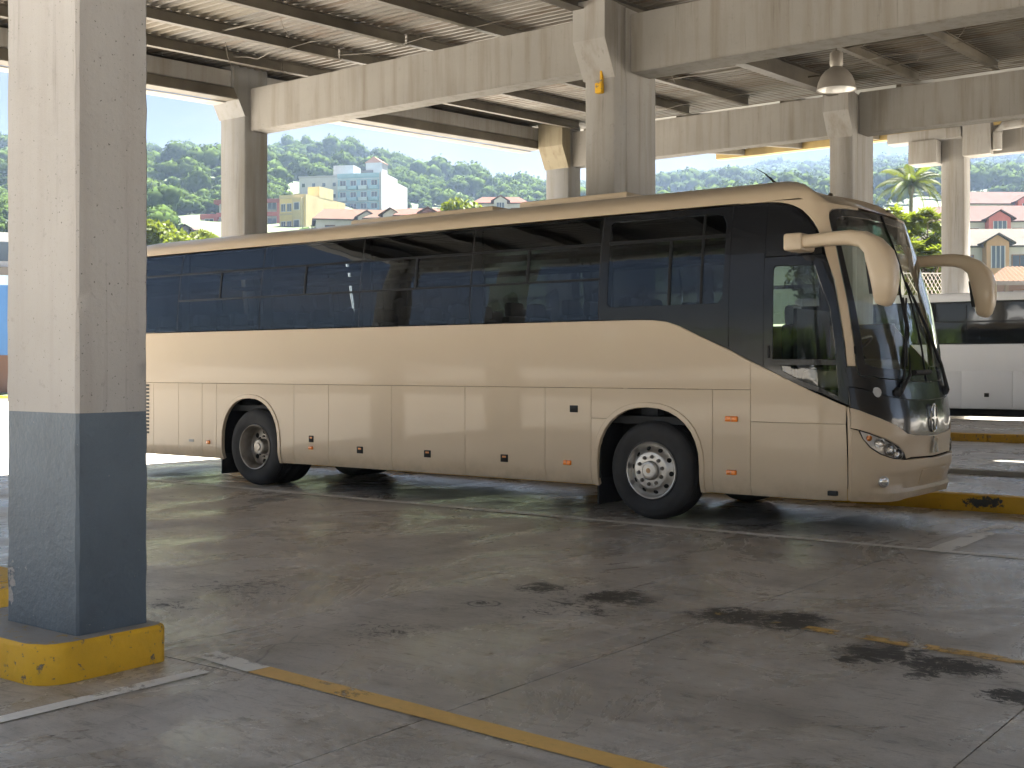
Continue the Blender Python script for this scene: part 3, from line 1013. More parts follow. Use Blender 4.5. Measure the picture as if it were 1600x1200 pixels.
g2 = .0045
def rect(x0, x1, z0, z1):
    return [(x0 + g2, z0 + g2), (x1 - g2, z0 + g2), (x1 - g2, z1 - g2), (x0 + g2, z1 - g2)]
SEAM = 1.352
BOT = .322
lower = [(REAR + .05, -14.63, 'side_panel'), (-14.63, -14.07, 'side_panel'), (-14.07, -13.55, 'locker_door'), (-13.55, -13.25, 'side_panel'), (-11.71, -11.08, 'locker_door'),
         (-11.08, -10.0, 'luggage_door'), (-10.0, -8.86, 'luggage_door'), (-8.86, -7.73, 'luggage_door'), (-7.73, -7.13, 'locker_door'), (-5.69, -5.28, 'locker_door')]
pan = {}
for x0, x1, nm in lower:
    pan[x0] = panel(nm, [rect(x0, x1, BOT, SEAM)], side, [], VS, M['paint'], bus)
# wheel panels
ra = arch(-12.57, .56, 1.165, BOT, skew=.0)
rz = [(-13.25 + g2, BOT + g2), (-13.25 + g2, SEAM - g2), (-11.71 - g2, SEAM - g2), (-11.71 - g2, BOT + g2)]
panel('wheel_panel', [rz + ra], side, [], VS, M['paint'], bus)
fa = arch(-6.44, .61, 1.165, BOT)
fz = [(-7.13 + g2, 1.035), (-7.13 + g2, SEAM - g2), (-5.69 - g2, SEAM - g2), (-5.69 - g2, BOT + g2)]
cut = [p for p in fa if not (p[0] < -6.8 and p[1] < 1.03)]
low = [p for p in fa if (p[0] < -6.8 and p[1] < 1.03)]
xcut = cut[-1][0]
panel('wheel_panel', [fz + cut + [(cut[-1][0] - .03, 1.035)]], side, [], VS, M['paint'], bus)
panel('wheel_panel', [[(-7.13 + g2, BOT + g2), (-7.13 + g2, 1.027), (low[0][0] - .002, 1.027)] + low], side, [], VS, M['paint'], bus)
# raised arch lips
for (cx, hw) in ((-12.57, .56), (-6.44, .61)):
    a_ = arch(cx, hw, 1.165, BOT + .004); b_ = arch(cx, hw, 1.165, BOT + .004, grow=.042)
    panel('arch_lip', [b_ + a_[::-1]], side, [], VS, M['paint'], bus, th=.05, e=.006, lift=.012)
# upper side panel with the swept belt line
belt = [(-6.68, 2.06), (-6.50, 2.058), (-6.37, 2.052), (-6.22, 2.035), (-6.07, 1.988), (-5.89, 1.905), (-5.70, 1.822), (-5.52, 1.745), (-5.28, 1.628)]
panel('side_panel', [[(REAR + .05, SEAM + g2), (-5.28 - g2, SEAM + g2)] + [(x - (.004 if i == 0 else 0), z - .004) for i, (x, z) in enumerate(belt[::-1])] + [(REAR + .05, 2.056)]], side, [], VS, M['paint'], bus)
def TX(x, z):
    """skin coordinate of the point on the nose whose world x is given"""
    if x <= XS: return x - XS
    lo, hi = 0., math.pi / 2
    for _ in range(30):
        mid = (lo + hi) / 2
        if nose(mid, z).x < x: lo = mid
        else: hi = mid
    return lo * TH
def wl_(pts):
    return [(TX(x, z), z) for x, z in pts]
panel('front_side_panel', [wl_([(-5.28 + g2, 1.047), (-4.78, 1.047), (-4.345, 1.047), (-4.345, 1.205), (-4.52, 1.283), (-4.78, 1.397), (-5.28 + g2, 1.624)])], skin, FU, FV, M['paint'], bus, inward=toC)
panel('front_locker_door', [wl_([(-5.28 + g2, BOT + g2), (-4.78, BOT + g2), (-4.348, .33), (-4.345, 1.037), (-4.78, 1.037), (-5.28 + g2, 1.037)])], skin, FU, FV, M['paint'], bus, inward=toC)
panel('seam_strip', [wl_([(-4.337, .33), (-4.322, .33), (-4.320, 1.20), (-4.337, 1.20)])], skin, [], FV, M['paint'], bus, lift=-.004, inward=toC)

# nose
def mir(pts):
    return [(Wt(math.pi) - u, v) for u, v in pts[::-1]]
def tl(pts):
    return [(Wt(a), b) for a, b in pts]
t0 = .545
botL = tl([(.552, .325), (.70, .322), (.84, .322), (1.0, .325), (1.15, .338), (1.35, .34), (1.5708, .34)])
headB = tl([(.545, .995), (.606, .978), (.638, .906), (.706, .820), (.798, .756), (.925, .707), (1.075, .688)])
headT = tl([(.545, 1.01), (.612, .998), (.714, .966), (.856, .909), (.988, .838), (1.052, .778), (1.084, .71)])
gapB = tl([(1.15, .693), (1.325, .690), (1.5708, .680)])
gapT = tl([(1.15, .722), (1.325, .716), (1.5708, .706)])
maskB = tl([(.545, 1.19), (.62, 1.168), (.716, 1.126), (.80, 1.092), (.889, 1.051), (.96, 1.02), (1.014, .987), (1.055, .957), (1.085, .938), (1.14, .926), (1.21, .917), (1.38, .905), (1.5708, .895)])
def sst(a, b, x):
    t_ = min(1, max(0, (x - a) / (b - a))); return t_ * t_ * (3 - 2 * t_)
def bump_lift(u, v):
    a = u / TH; a = min(a, math.pi - a)
    k = sst(.75, 1.15, a)
    L = .030 * k * sst(.50, .62, v)                       # ledge above the number plate
    L += .022 * sst(.6, .95, a) * (1 - sst(.395, .43, v))       # lip along the bottom
    L -= .014 * sst(.70, .82, a) * (1 - sst(1.02, 1.10, a)) * sst(.43, .46, v) * (1 - sst(.555, .585, v))   # fog lamp pocket
    return L
lhalf = headB + gapB
def closed(lower_, upper_):
    """outline from a left-to-centre lower edge and a left-to-centre upper edge, both mirrored"""
    lo = lower_ + mir(lower_)[1:]
    up = upper_ + mir(upper_)[1:]
    return lo + up[::-1]
panel('front_bumper', [closed(botL, lhalf)], skin, [Wt(.035 * i) for i in range(14, 77)], [.36, .38, .395, .41, .425, .44, .46, .48, .5, .53, .555, .57, .59, .61, .64, .67] + [.75, .85, .95], M['paint'], bus, th=.04, e=.006, liftf=bump_lift, inward=toC)
panel('front_panel', [closed(headT + gapT, maskB)], skin, FU, FV, M['paint'], bus, th=.05, e=.005, liftf=lambda u, v: .012 * sst(.82, .9, v) * sst(.8, 1.1, min(u / TH, math.pi - u / TH)), inward=toC)
maskT = tl([(.545, 1.385), (.677, 1.366), (.868, 1.303), (.999, 1.277), (1.201, 1.254), (1.5708, 1.246)])
maskB2 = [(u, v + .010) for u, v in maskB]
panel('lower_mask', [closed(maskB2, maskT)], skin, FU, FV, M['black'], bus, e=.004, inward=toC)
wipB = [(u, v + .010) for u, v in maskT]
wsB = [(.642, 1.575), (.652, 1.492), (.80, 1.468), (1.02, 1.448), (1.29, 1.428), (1.5708, 1.418)]
panel('wiper_panel', [closed(wipB, tl([(.552, 1.572)] + wsB))], skin, FU, FV, M['black'], bus, e=.004, inward=toC)
bx('nose_backing', M['hole'], bus, -4.75, -4.42, 11.0, 13.1, .42, 1.35)
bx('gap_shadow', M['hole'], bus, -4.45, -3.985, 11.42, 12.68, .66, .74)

# windscreen
wsl = [(.662, 1.503), (.648, 1.60), (.645, 2.13), (.618, 2.69), (.595, 2.87), (.592, 2.98), (.612, 3.035), (.66, 3.062), (.74, 3.078), (.88, 3.088), (1.1, 3.095), (1.5708, 3.10)]
wsb = [(.80, 1.480), (1.02, 1.459), (1.29, 1.438), (1.5708, 1.428)]
ws_left = tl([wsl[0]] + wsb)
ws_up = tl(wsl)
outer_ws = closed(ws_left, ws_up)
in_lo = tl([(.735, 1.60), (.80, 1.572), (.95, 1.553), (1.2, 1.543), (1.5708, 1.538)])
in_up = tl([(.722, 1.66), (.712, 2.13), (.685, 2.69), (.665, 2.85), (.672, 2.94), (.70, 2.985), (.78, 3.01), (.95, 3.02), (1.2, 3.025), (1.5708, 3.03)])
inner_ws = closed(in_lo, [in_lo[0]] + in_up)
inner_ws = [p for i, p in enumerate(inner_ws) if (Vector(p) - Vector(inner_ws[i - 1])).length > 1e-5]
outer_ws = [p for i, p in enumerate(outer_ws) if (Vector(p) - Vector(outer_ws[i - 1])).length > 1e-5]
ws = panel('windscreen', [outer_ws], skin, FU, FV, M['glass'], bus, th=.006, e=.002, sm=24, inward=toC)
panel('glass_border', [outer_ws, inner_ws], skin, FU, FV, M['black'], ws, th=.003, e=.001, lift=.002, inward=toC)
MB().tube([nose(math.pi / 2, z) + Vector((.006, 0, 0)) for z in np.linspace(1.43, 3.10, 22)], .010, 6).build('centre_bar', M['trim'], ws)
# sun band along the top of the glass
M['band'] = mk_glass('sun_band_glass', (.10, .16, .17), 1.5, .02)
panel('sun_band', [closed(tl([(.668, 2.86), (1.0, 2.83), (1.5708, 2.82)]), tl([(.672, 2.94), (.70, 2.985), (.78, 3.01), (.95, 3.02), (1.2, 3.025), (1.5708, 3.03)]))], skin, FU, FV, M['band'], ws, th=.002, e=.0, lift=-.008, inward=toC)

# front pillar and roof corner, both sides
def zb_of(th):
    return float(np.interp(th, [0, .3, .7], [3.172, 3.150, 3.128]))
arcX = [(-5.45, 3.186), (-5.25, 3.186), (-5.114, 3.183), (-5.03, 3.170), (-4.948, 3.151), (-4.88, 3.125), (-4.817, 3.092), (-4.765, 3.052), (-4.715, 3.005), (-4.672, 2.952), (-4.632, 2.890), (-4.598, 2.815), (-4.570, 2.740), (-4.535, 2.616)]
arc = wl_(arcX) + tl([(.538, 2.40), (.548, 2.132), (.556, 1.86), (.563, 1.585)])
pr = tl([(.634, 1.585), (.632, 2.13), (.604, 2.69), (.580, 2.87), (.577, 2.99), (.598, 3.045), (.65, 3.075), (.74, 3.090), (.88, 3.100), (1.1, 3.107)])
top = tl([(1.1, 3.128), (.88, 3.128), (.7, 3.128), (.5, 3.139), (.3, 3.150), (.15, 3.161)]) + [(0, 3.172), (-.2, 3.18), (Wx(-5.25), 3.1895), (Wx(-5.45), 3.1895)]
fp_loop = arc + pr + top
panel('front_pillar', [fp_loop], skin, FU + [-.1, -.2, -.3], FV, M['paint'], bus, e=.003, inward=toC)
panel('front_pillar', [[(Wt(math.pi) - u, v) for u, v in fp_loop[::-1]]], lambda w, z: (skin(w, z) if w <= Wt(math.pi) else Vector((XS - (w - Wt(math.pi)), 2 * YC - YN - inset(z), z))),
      FU + [Wt(math.pi) + .1, Wt(math.pi) + .2, Wt(math.pi)], FV, M['paint'], bus, e=.003, inward=toC)

# roof skin
def base_loop():
    pts = []
    xs = list(np.linspace(REAR + .25, -5.2, 40)) + [-5.1, -5.0, -4.9, -4.83]
    for x in xs: pts.append((Vector((x, YN + inset(3.19), 3.1895)), 0.))
    for th in np.linspace(0, math.pi, 40):
        tt = min(th, math.pi - th)
        pts.append((nose(th, zb_of(tt)), sst(.25, .75, tt)))
    for x in xs[::-1]: pts.append((Vector((x, 2 * YC - YN - inset(3.19), 3.1895)), 0.))
    for k in range(1, 12):
        a = k / 12
        y = 2 * YC - YN - inset(3.19) - a * 2 * (1.25 - inset(3.19))
        pts.append((Vector((REAR + .25 - .2 * math.sin(math.pi * a) ** .5, y, 3.1895)), .6))
    return pts
BL = base_loop()
NR = 14
V, F = [], []
for (b, fr) in BL:
    sx = min(max(b.x, REAR + 1.0), -5.6)
    if b.x > -5.6: sx = -5.6 - .25 * (1 - fr)
    S = Vector((sx, YC, 0))
    for k in range(NR + 1):
        r = (k / NR) ** 1.5
        fs = (1 - (1 - r) ** 3.0) ** (1 / 2.1)
        ff = math.sin(r * math.pi / 2)
        h = fs * (1 - fr) + ff * fr
        z = b.z + (3.465 - b.z) * h
        V.append((b.x + (S.x - b.x) * r, b.y + (S.y - b.y) * r, z))
m = NR + 1
for i in range(len(BL)):
    j = (i + 1) % len(BL)
    for k in range(NR):
        F.append((i * m + k, j * m + k, j * m + k + 1, i * m + k + 1))
rf = mk('roof', V, F, M['paint'], bus, 60)
# roof gear
MB().box(-8.65, -7.15, 11.55, 12.55, 3.42, 3.53, e=.03).build('roof_hatch', M['paint'], rf, 40)
MB().box(-11.4, -9.0, 11.5, 12.6, 3.42, 3.515, e=.04).build('air_conditioner', M['paint'], rf, 40)
MB().tube([(-5.35, 11.62, 3.40), (-5.40, 11.62, 3.47), (-5.52, 11.62, 3.58), (-5.62, 11.62, 3.64)], [.02, .014, .006, .003], 6).build('aerial', M['trim'], rf)
for sgn in (-1, 1):
    MB().lathe([(0, .03), (.018, .025), (.03, 0)], (-4.66, YC + sgn * .78, 3.232), (.25, 0, 1), 12).build('marker_lamp', M['chrome'], rf, 60)

# far side, rear and underside
panel('far_side_panel', [[(REAR + .05, BOT), (XS + .02, BOT), (XS + .02, 2.05), (REAR + .05, 2.05)]], fside, [], VS, M['paint'], bus, inward=toC)
panel('far_side_panel', [[(Wt(math.pi - .56), .33), (Wt(math.pi), .33), (Wt(math.pi), 2.05), (Wt(math.pi - .56), 1.585)]], skin, FU, FV, M['paint'], bus, inward=toC)
t_rear = [(YN + .02, .4), (YN + .02, 2.06), (YN + .14, 3.19), (YC, 3.44), (2 * YC - YN - .14, 3.19), (2 * YC - YN - .02, 2.06), (2 * YC - YN - .02, .4)]
panel('rear_panel', [t_rear], lambda y, z: Vector((REAR - .02 + .10 * (abs(y - YC) / 1.25) ** 4, y, z)), [YC - 1.1 + .2 * i for i in range(12)], [], M['paint'], bus, inward=lambda p: Vector((-10, YC, 1.7)))
panel('rear_window', [[(YN + .3, 2.15), (2 * YC - YN - .3, 2.15), (2 * YC - YN - .36, 3.05), (YN + .36, 3.05)]], lambda y, z: Vector((REAR - .02 + .10 * (abs(y - YC) / 1.25) ** 4, y, z)), [], [], M['tint'], bus, lift=.012, inward=lambda p: Vector((-10, YC, 1.7)))
for (x0, x1) in ((REAR + .1, -13.3), (-11.75, -7.25), (-5.6, -4.5)):
    bx('chassis', M['hole'], bus, x0, x1, YN + .06, 2 * YC - YN - .06, .40, 1.0)
bx('cabin_floor', M['inside'], bus, REAR + .06, -4.9, YN + .16, 2 * YC - YN - .16, .98, 1.06)
bx('ceiling', M['inside'], bus, REAR + .2, -5.0, YN + .16, 2 * YC - YN - .16, 3.14, 3.17)
for sgn in (0, 1):
    y0 = YN + .18 if not sgn else 2 * YC - YN - .52
    bx('luggage_rack', M['inside'], bus, REAR + .3, -5.6, y0, y0 + .34, 2.80, 2.84)
for x, dx in ((-12.57, .66), (-6.44, .70)):
    for y0, y1 in ((YN + .45, YN + .50), (2 * YC - YN - .5, 2 * YC - YN - .45)):
        bx('wheel_housing', M['hole'], bus, x - dx, x + dx, y0, y1, .45, 1.3)
    bx('wheel_housing', M['hole'], bus, x - dx, x + dx, YN + .03, 2 * YC - YN - .03, 1.28, 1.31)
for x in (-13.18, -7.07):
    bx('mud_flap', M['rubber'], bus, x, x + .02, YN + .03, YN + .50, .12, .75, e=.004)
    bx('mud_flap', M['rubber'], bus, x, x + .02, 2 * YC - YN - .5, 2 * YC - YN - .03, .12, .75, e=.004)
    bx('wheel_housing', M['hole'], bus, x + .021, x + .05, YN + .03, YN + .45, .40, 1.28)

# side glazing: every pane its own sheet, butted with narrow black joints
bays = [REAR + .07, -14.105, -12.385, -10.56, -8.80, -7.04]
def tilt_pane(fn, x0, x1, z0, z1, amp=.0016):
    a, b, c = (random.uniform(-amp, amp) for _ in range(3))
    def f(x, z):
        p = fn(x, z)
        s_, t_ = (x - x0) / (x1 - x0), (z - z0) / (z1 - z0)
        p.y += a * s_ + b * t_ + c * (4 * s_ * (1 - s_)) + .4 * c * (4 * t_ * (1 - t_))
        return p
    return f
rows = [(2.074, 2.493), (2.513, 2.865), (2.893, 3.165)]
def pane(name, x0, x1, z0, z1, fn, inw, lift=0.):
    return panel(name, [[(x0, z0), (x1, z0), (x1, z1), (x0, z1)]], tilt_pane(fn, x0, x1, z0, z1), list(np.linspace(x0, x1, 7)[1:-1]), list(np.linspace(z0, z1, 4)[1:-1]), M['tint'], bus, th=.006, e=.0015, sm=24, inward=inw, lift=lift)
for i in range(len(bays) - 1):
    x0, x1 = bays[i] + .007, bays[i + 1] - .007
    for r_, (z0, z1) in enumerate(rows):
        if r_ == 1 and i >= 1:
            xm = x0 + (x1 - x0) * (.52 if i % 2 else .46)
            pane('window_pane', x0, xm - .008, z0, z1, side, toC)
            pane('window_pane', xm + .008, x1, z0, z1, side, toC, lift=-.006)
            panel('window_bar', [[(xm - .014, z0), (xm + .014, z0), (xm + .014, z1), (xm - .014, z1)]], side, [], VS, M['trim'], bus, lift=.005, inward=toC)
        elif i == 0 and r_ < 2:
            if r_ == 0: pane('window_pane', x0, x1, rows[0][0], rows[1][1], side, toC)
        else:
            pane('window_pane', x0, x1, z0, z1, side, toC)
    for zz, hh in ((2.503, .009), (2.879, .010)):
        if i == 0 and zz < 2.6: continue
        panel('window_rail', [[(x0, zz - hh), (x1, zz - hh), (x1, zz + hh), (x0, zz + hh)]], side, [], [], M['trim'], bus, lift=.004, inward=toC)
    panel('window_post', [[(bays[i + 1] - .0055, 2.07), (bays[i + 1] + .0055, 2.07), (bays[i + 1] + .0055, 3.168), (bays[i + 1] - .0055, 3.168)]], side, [], VS, M['rubber'], bus, lift=-.002, inward=toC)
    bx('inner_post', M['inside'], bus, bays[i + 1] - .07, bays[i + 1] + .07, YN + .15, YN + .19, 1.3, 3.15)
# front bay: a framed opening window
x0, x1 = -7.033, -5.522
ho = [(-6.90, 2.20), (-5.64, 2.20), (-5.585, 2.25), (-5.575, 2.85), (-5.58, 3.00), (-5.62, 3.08), (-5.70, 3.105), (-6.90, 3.105), (-6.94, 3.07), (-6.94, 2.24)]
beltF = [(x, z + .008) for x, z in belt[:-1] if x < -5.53]
surround = [(x0, 2.068)] + beltF + [(x1, 1.755), (x1, 3.168), (x0, 3.168)]
panel('window_surround', [surround, ho], side, [], VS, M['black'], bus, inward=toC)
pane('window_pane', -6.94, -6.20, 2.19, 2.865, side, toC, lift=-.010)
pane('window_pane', -6.19, -5.575, 2.19, 2.865, side, toC, lift=-.014)
pane('window_pane', -6.94, -5.575, 2.885, 3.11, side, toC, lift=-.010)
panel('window_rail', [[(-6.94, 2.864), (-5.578, 2.864), (-5.578, 2.890), (-6.94, 2.890)]], side, [], [], M['trim'], bus, lift=.003, inward=toC)
panel('window_bar', [[(-6.207, 2.2), (-6.183, 2.2), (-6.183, 2.862), (-6.207, 2.862)]], side, [], VS, M['trim'], bus, lift=.0, inward=toC)
panel('window_bar', [[(-5.84, 2.2), (-5.82, 2.2), (-5.82, 3.10), (-5.84, 3.10)]], side, [], VS, M['trim'], bus, lift=-.004, inward=toC)

# black bay and door ahead of it
panel('side_mask', [[(-5.512, 1.752), (-5.28, 1.640), (-5.15, 1.577), (-5.15, 3.170), (-5.512, 3.170)]], side, [], VS, M['black'], bus, inward=toC)
up = wl_([(-5.142, 2.64), (-4.78, 2.64), (-4.575, 2.64), (-4.60, 2.74), (-4.628, 2.815), (-4.66, 2.885), (-4.70, 2.942), (-4.742, 2.995), (-4.79, 3.038), (-4.84, 3.078), (-4.90, 3.110), (-4.965, 3.135), (-5.04, 3.154), (-5.142, 3.166)])
panel('door_header', [up], skin, FU, FV, M['black'], bus, inward=toC)
d_out = wl_([(-5.142, 1.575), (-4.78, 1.405)]) + tl([(.27, 1.33), (.53, 1.222), (.548, 1.58), (.535, 1.86), (.528, 2.132), (.51, 2.40)]) + wl_([(-4.557, 2.628), (-4.78, 2.628), (-5.142, 2.628)])
d_h1 = wl_([(-5.055, 1.648), (-4.78, 1.645)]) + tl([(.25, 1.643), (.44, 1.642), (.452, 1.70), (.432, 2.132)]) + wl_([(-4.625, 2.50), (-4.64, 2.535), (-4.78, 2.54), (-5.03, 2.545), (-5.055, 2.52)])
d_h2 = wl_([(-4.97, 1.592), (-4.95, 1.535), (-4.78, 1.452)]) + tl([(.27, 1.378), (.44, 1.302), (.452, 1.36), (.45, 1.592), (.25, 1.592)])
door = panel('door', [d_out, d_h1, d_h2], skin, FU, FV, M['black'], bus, inward=toC)
panel('door_glass', [wl_([(-5.06, 1.64), (-4.78, 1.64)]) + tl([(.25, 1.64), (.455, 1.64), (.455, 1.70), (.437, 2.132)]) + wl_([(-4.61, 2.55), (-4.78, 2.55), (-5.06, 2.55)])], skin, FU, FV, M['glass'], door, th=.005, e=.001, lift=-.008, sm=24, inward=toC)
panel('door_glass', [wl_([(-4.98, 1.597), (-4.96, 1.53), (-4.78, 1.447)]) + tl([(.27, 1.373), (.445, 1.295), (.457, 1.36), (.455, 1.597), (.25, 1.597)])], skin, FU, FV, M['glass'], door, th=.005, e=.001, lift=-.008, sm=24, inward=toC)
MB().box(-5.10, -5.075, YN - .012, YN + .01, 1.66, 1.78, e=.005).build('door_handle', M['trim'], door)
# far side glazing
for i in range(len(bays) - 1):
    xa, xb = bays[i] + .06, bays[i + 1] - .06
    panel('window_pane', [[(xa, 2.08), (xb, 2.08), (xb, 3.16), (xa, 3.16)]], fside, [], VS, M['tint'], bus, th=.006, e=.001, sm=24, inward=toC)
    panel('window_post', [[(bays[i + 1] - .06, 2.05), (bays[i + 1] + .06, 2.05), (bays[i + 1] + .06, 3.19), (bays[i + 1] - .06, 3.19)]], fside, [], VS, M['black'], bus, inward=toC)
    panel('window_rail', [[(xa, 2.49), (xb, 2.49), (xb, 2.52), (xa, 2.52)]], fside, [], [], M['trim'], bus, lift=.005, inward=toC)
panel('window_pane', [[(-6.98, 2.08), (-5.62, 2.08), (-5.62, 3.16), (-6.98, 3.16)]], fside, [], VS, M['tint'], bus, th=.006, e=.001, sm=24, inward=toC)
panel('window_rail', [[(-6.98, 2.49), (-5.62, 2.49), (-5.62, 2.53), (-6.98, 2.53)]], fside, [], [], M['trim'], bus, lift=.005, inward=toC)
panel('window_post', [[(-5.62, 2.05), (-5.48, 2.05), (-5.48, 3.19), (-5.62, 3.19)]], fside, [], VS, M['black'], bus, inward=toC)
panel('driver_window', [[(-5.48, 1.9), (-4.80, 1.9), (-4.80, 3.1), (-5.48, 3.1)]], fside, [], VS, M['glass'], bus, th=.006, e=.001, sm=24, inward=toC)

# wheels
def wheel(cx, yo, sgn, kind, name='wheel'):
    """sgn -1: outer face towards the camera side"""
    ax = Vector((0, sgn, 0))
    c = Vector((cx, yo, .51))
    wprof = [(.292, 0.), (.315, -.006), (.36, .012), (.41, .018), (.455, .006), (.482, -.018), (.496, -.040), (.507, -.07)]
    tr = []
    for k in range(4):
        h = -.085 - k * .048
        tr += [(.510, h + .012), (.510, h - .022), (.498, h - .025), (.498, h - .033)]
    wprof += tr + [(.505, -.275), (.482, -.30), (.36, -.31), (.292, -.29)]
    w_ = MB().lathe(wprof, c, ax, 64).build(name, M['tyre'], bus, 35)
    # shoulder lugs
    lug = MB()
    for k in range(60):
        a = 2 * math.pi * k / 60
        d = Vector((math.cos(a), 0, math.sin(a))); q = Vector((-math.sin(a), 0, math.cos(a)))
        p = c + d * .4995 + ax * (-.045)
        lug.add([p + q * .018 + d * .002, p - q * .018 + d * .002, p - q * .018 + d * .009 - ax * .035, p + q * .018 + d * .009 - ax * .035,
                 p + q * .018 - d * .02, p - q * .018 - d * .02, p - q * .018 - d * .02 - ax * .035, p + q * .018 - d * .02 - ax * .035],
                [(0, 1, 2, 3), (0, 4, 5, 1), (0, 3, 7, 4), (1, 5, 6, 2)])
    lo = lug.build('tread_lug', M['tyre'], w_)
    lo['kind'] = 'stuff'
    if kind == 'front':
        prof = [(.298, -.004), (.290, .010), (.281, .006), (.272, -.03), (.258, -.055), (.240, -.045), (.205, -.010), (.188, .006), (.180, .008), (.10, .008)]
        rim = MB().lathe(prof, c, ax, 64).build('rim', M['rim'], w_, 30)
        MB().lathe([(.098, .006), (.098, .045), (.086, .060), (.07, .064), (.066, .058), (0, .058)], c, ax, 40).build('hub', M['rim'], w_, 30)
        MB().lathe([(.028, .056), (.024, .062), (0, .062)], c, ax, 20).build('hub_cap', M['rust'], w_, 30)
        for k in range(10):
            a = 2 * math.pi * (k + .3) / 10
            p = c + Vector((math.cos(a), 0, math.sin(a))) * .142
            MB().lathe([(.021, .006), (.021, .014), (.017, .016), (.016, .034), (.008, .042), (0, .042)], p, ax, 10).build('wheel_nut', M['nut'], w_, 30)
        for k in range(10):
            a = 2 * math.pi * (k + .8) / 10
            d = Vector((math.cos(a), 0, math.sin(a)))
            p = c + d * .226 + ax * -.0275
            n_ = (ax * .8 - d * -.8).normalized()
            MB().lathe([(.026, .0), (.024, .004), (0, .004)], p, (ax + d * .9).normalized(), 14).build('vent_hole', M['hole'], w_)
    else:
        prof = [(.300, -.004), (.293, .010), (.284, .006), (.276, -.02), (.262, -.05), (.256, -.10), (.252, -.16), (.238, -.178), (.16, -.172), (.10, -.165)]
        MB().lathe(prof, c, ax, 64).build('rim', M['rim_dull'], w_, 30)
        MB().lathe([(.105, -.17), (.10, -.08), (.088, -.065), (.05, -.06), (.045, -.05), (0, -.05)], c, ax, 32).build('hub', M['rim_dull'], w_, 30)
        for k in range(8):
            a = 2 * math.pi * k / 8
            d = Vector((math.cos(a), 0, math.sin(a)))
            MB().lathe([(.034, 0), (.030, .004), (0, .004)], c + d * .198 - ax * .174, ax, 14).build('vent_hole', M['hole'], w_)
        for k in range(10):
            a = 2 * math.pi * (k + .5) / 10
            MB().lathe([(.014, 0), (.014, .022), (0, .026)], c + Vector((math.cos(a), 0, math.sin(a))) * .135 - ax * .168, ax, 8).build('wheel_nut', M['nut'], w_)
    return w_
M['nut'] = plain('nut_steel', (.16, .15, .14), .35, .9, .3, 8)
M['rust'] = plain('rusty_cap', (.42, .27, .15), .5, .3, .3, 20)
wheel(-6.42, YN + .045, -1, 'front')
wheel(-12.52, YN + .045, -1, 'rear')
wheel(-12.52, YN + .045 + .345, -1, 'rear')
wheel(-6.42, 2 * YC - YN - .045, 1, 'front')
wheel(-12.52, 2 * YC - YN - .045, 1, 'rear')
wheel(-12.52, 2 * YC - YN - .045 - .345, 1, 'rear')
bx('axle', M['hole'], bus, -6.5, -6.34, YN + .4, 2 * YC - YN - .4, .43, .58)
bx('axle', M['hole'], bus, -12.62, -12.42, YN + .75, 2 * YC - YN - .75, .40, .62)

# latches, side markers
def latch(x, z, w=.105, h=.085, amber=True):
    b = MB().box(x - w / 2, x + w / 2, YN - .006, YN + .01, z - h / 2, z + h / 2, e=.006).build('latch', M['trim'], bus, 40)
    MB().box(x - w * .36, x + w * .36, YN - .0075, YN - .005, z - h * .38, z + h * .02).build('latch_recess', M['hole'], b)
    if amber:
        MB().box(x - w * .24, x + w * .26, YN - .0088, YN - .005, z + h * .08, z + h * .32, e=.001).build('latch_flap', M['copper'], b)
M['copper'] = plain('latch_copper', (.55, .22, .07), .35, .3)
for x, z in ((-10.53, .553), (-9.43, .553), (-8.29, .553)):
    latch(x, z)
latch(-11.39, .658, .085, .085)
latch(-7.35, 1.125, .105, .075, False)
for x, z, w_, h_ in ((-11.39, .545, .075, .042), (-7.43, .545, .10, .052), (-5.48, 1.065, .135, .055), (-5.48, .54, .11, .05), (-13.41, .543, .06, .05)):
    b = MB().box(x - w_ / 2, x + w_ / 2, YN - .022, YN + .004, z - h_ / 2, z + h_ / 2, e=.010).build('side_marker', M['amber'], bus, 40)
    MB().box(x - w_ * .05, x + w_ * .05, YN - .0235, YN - .02, z - h_ / 2 + .006, z + h_ / 2 - .006).build('marker_rib', M['copper'], b)
MB().box(-13.83, -13.73, YN - .008, YN + .004, .535, .57, e=.004).build('badge_plate', M['headrest'], bus)
bx('jack_cover', M['rubber'], bus, -4.50, -4.41, YN + .0, YN + .05, .375, .42, e=.008)
for k in range(14):
    z = .62 + k * .052
    bx('grille_slat', M['trim'], bus, -14.82, -14.735, YN - .006, YN + .004, z, z + .03)

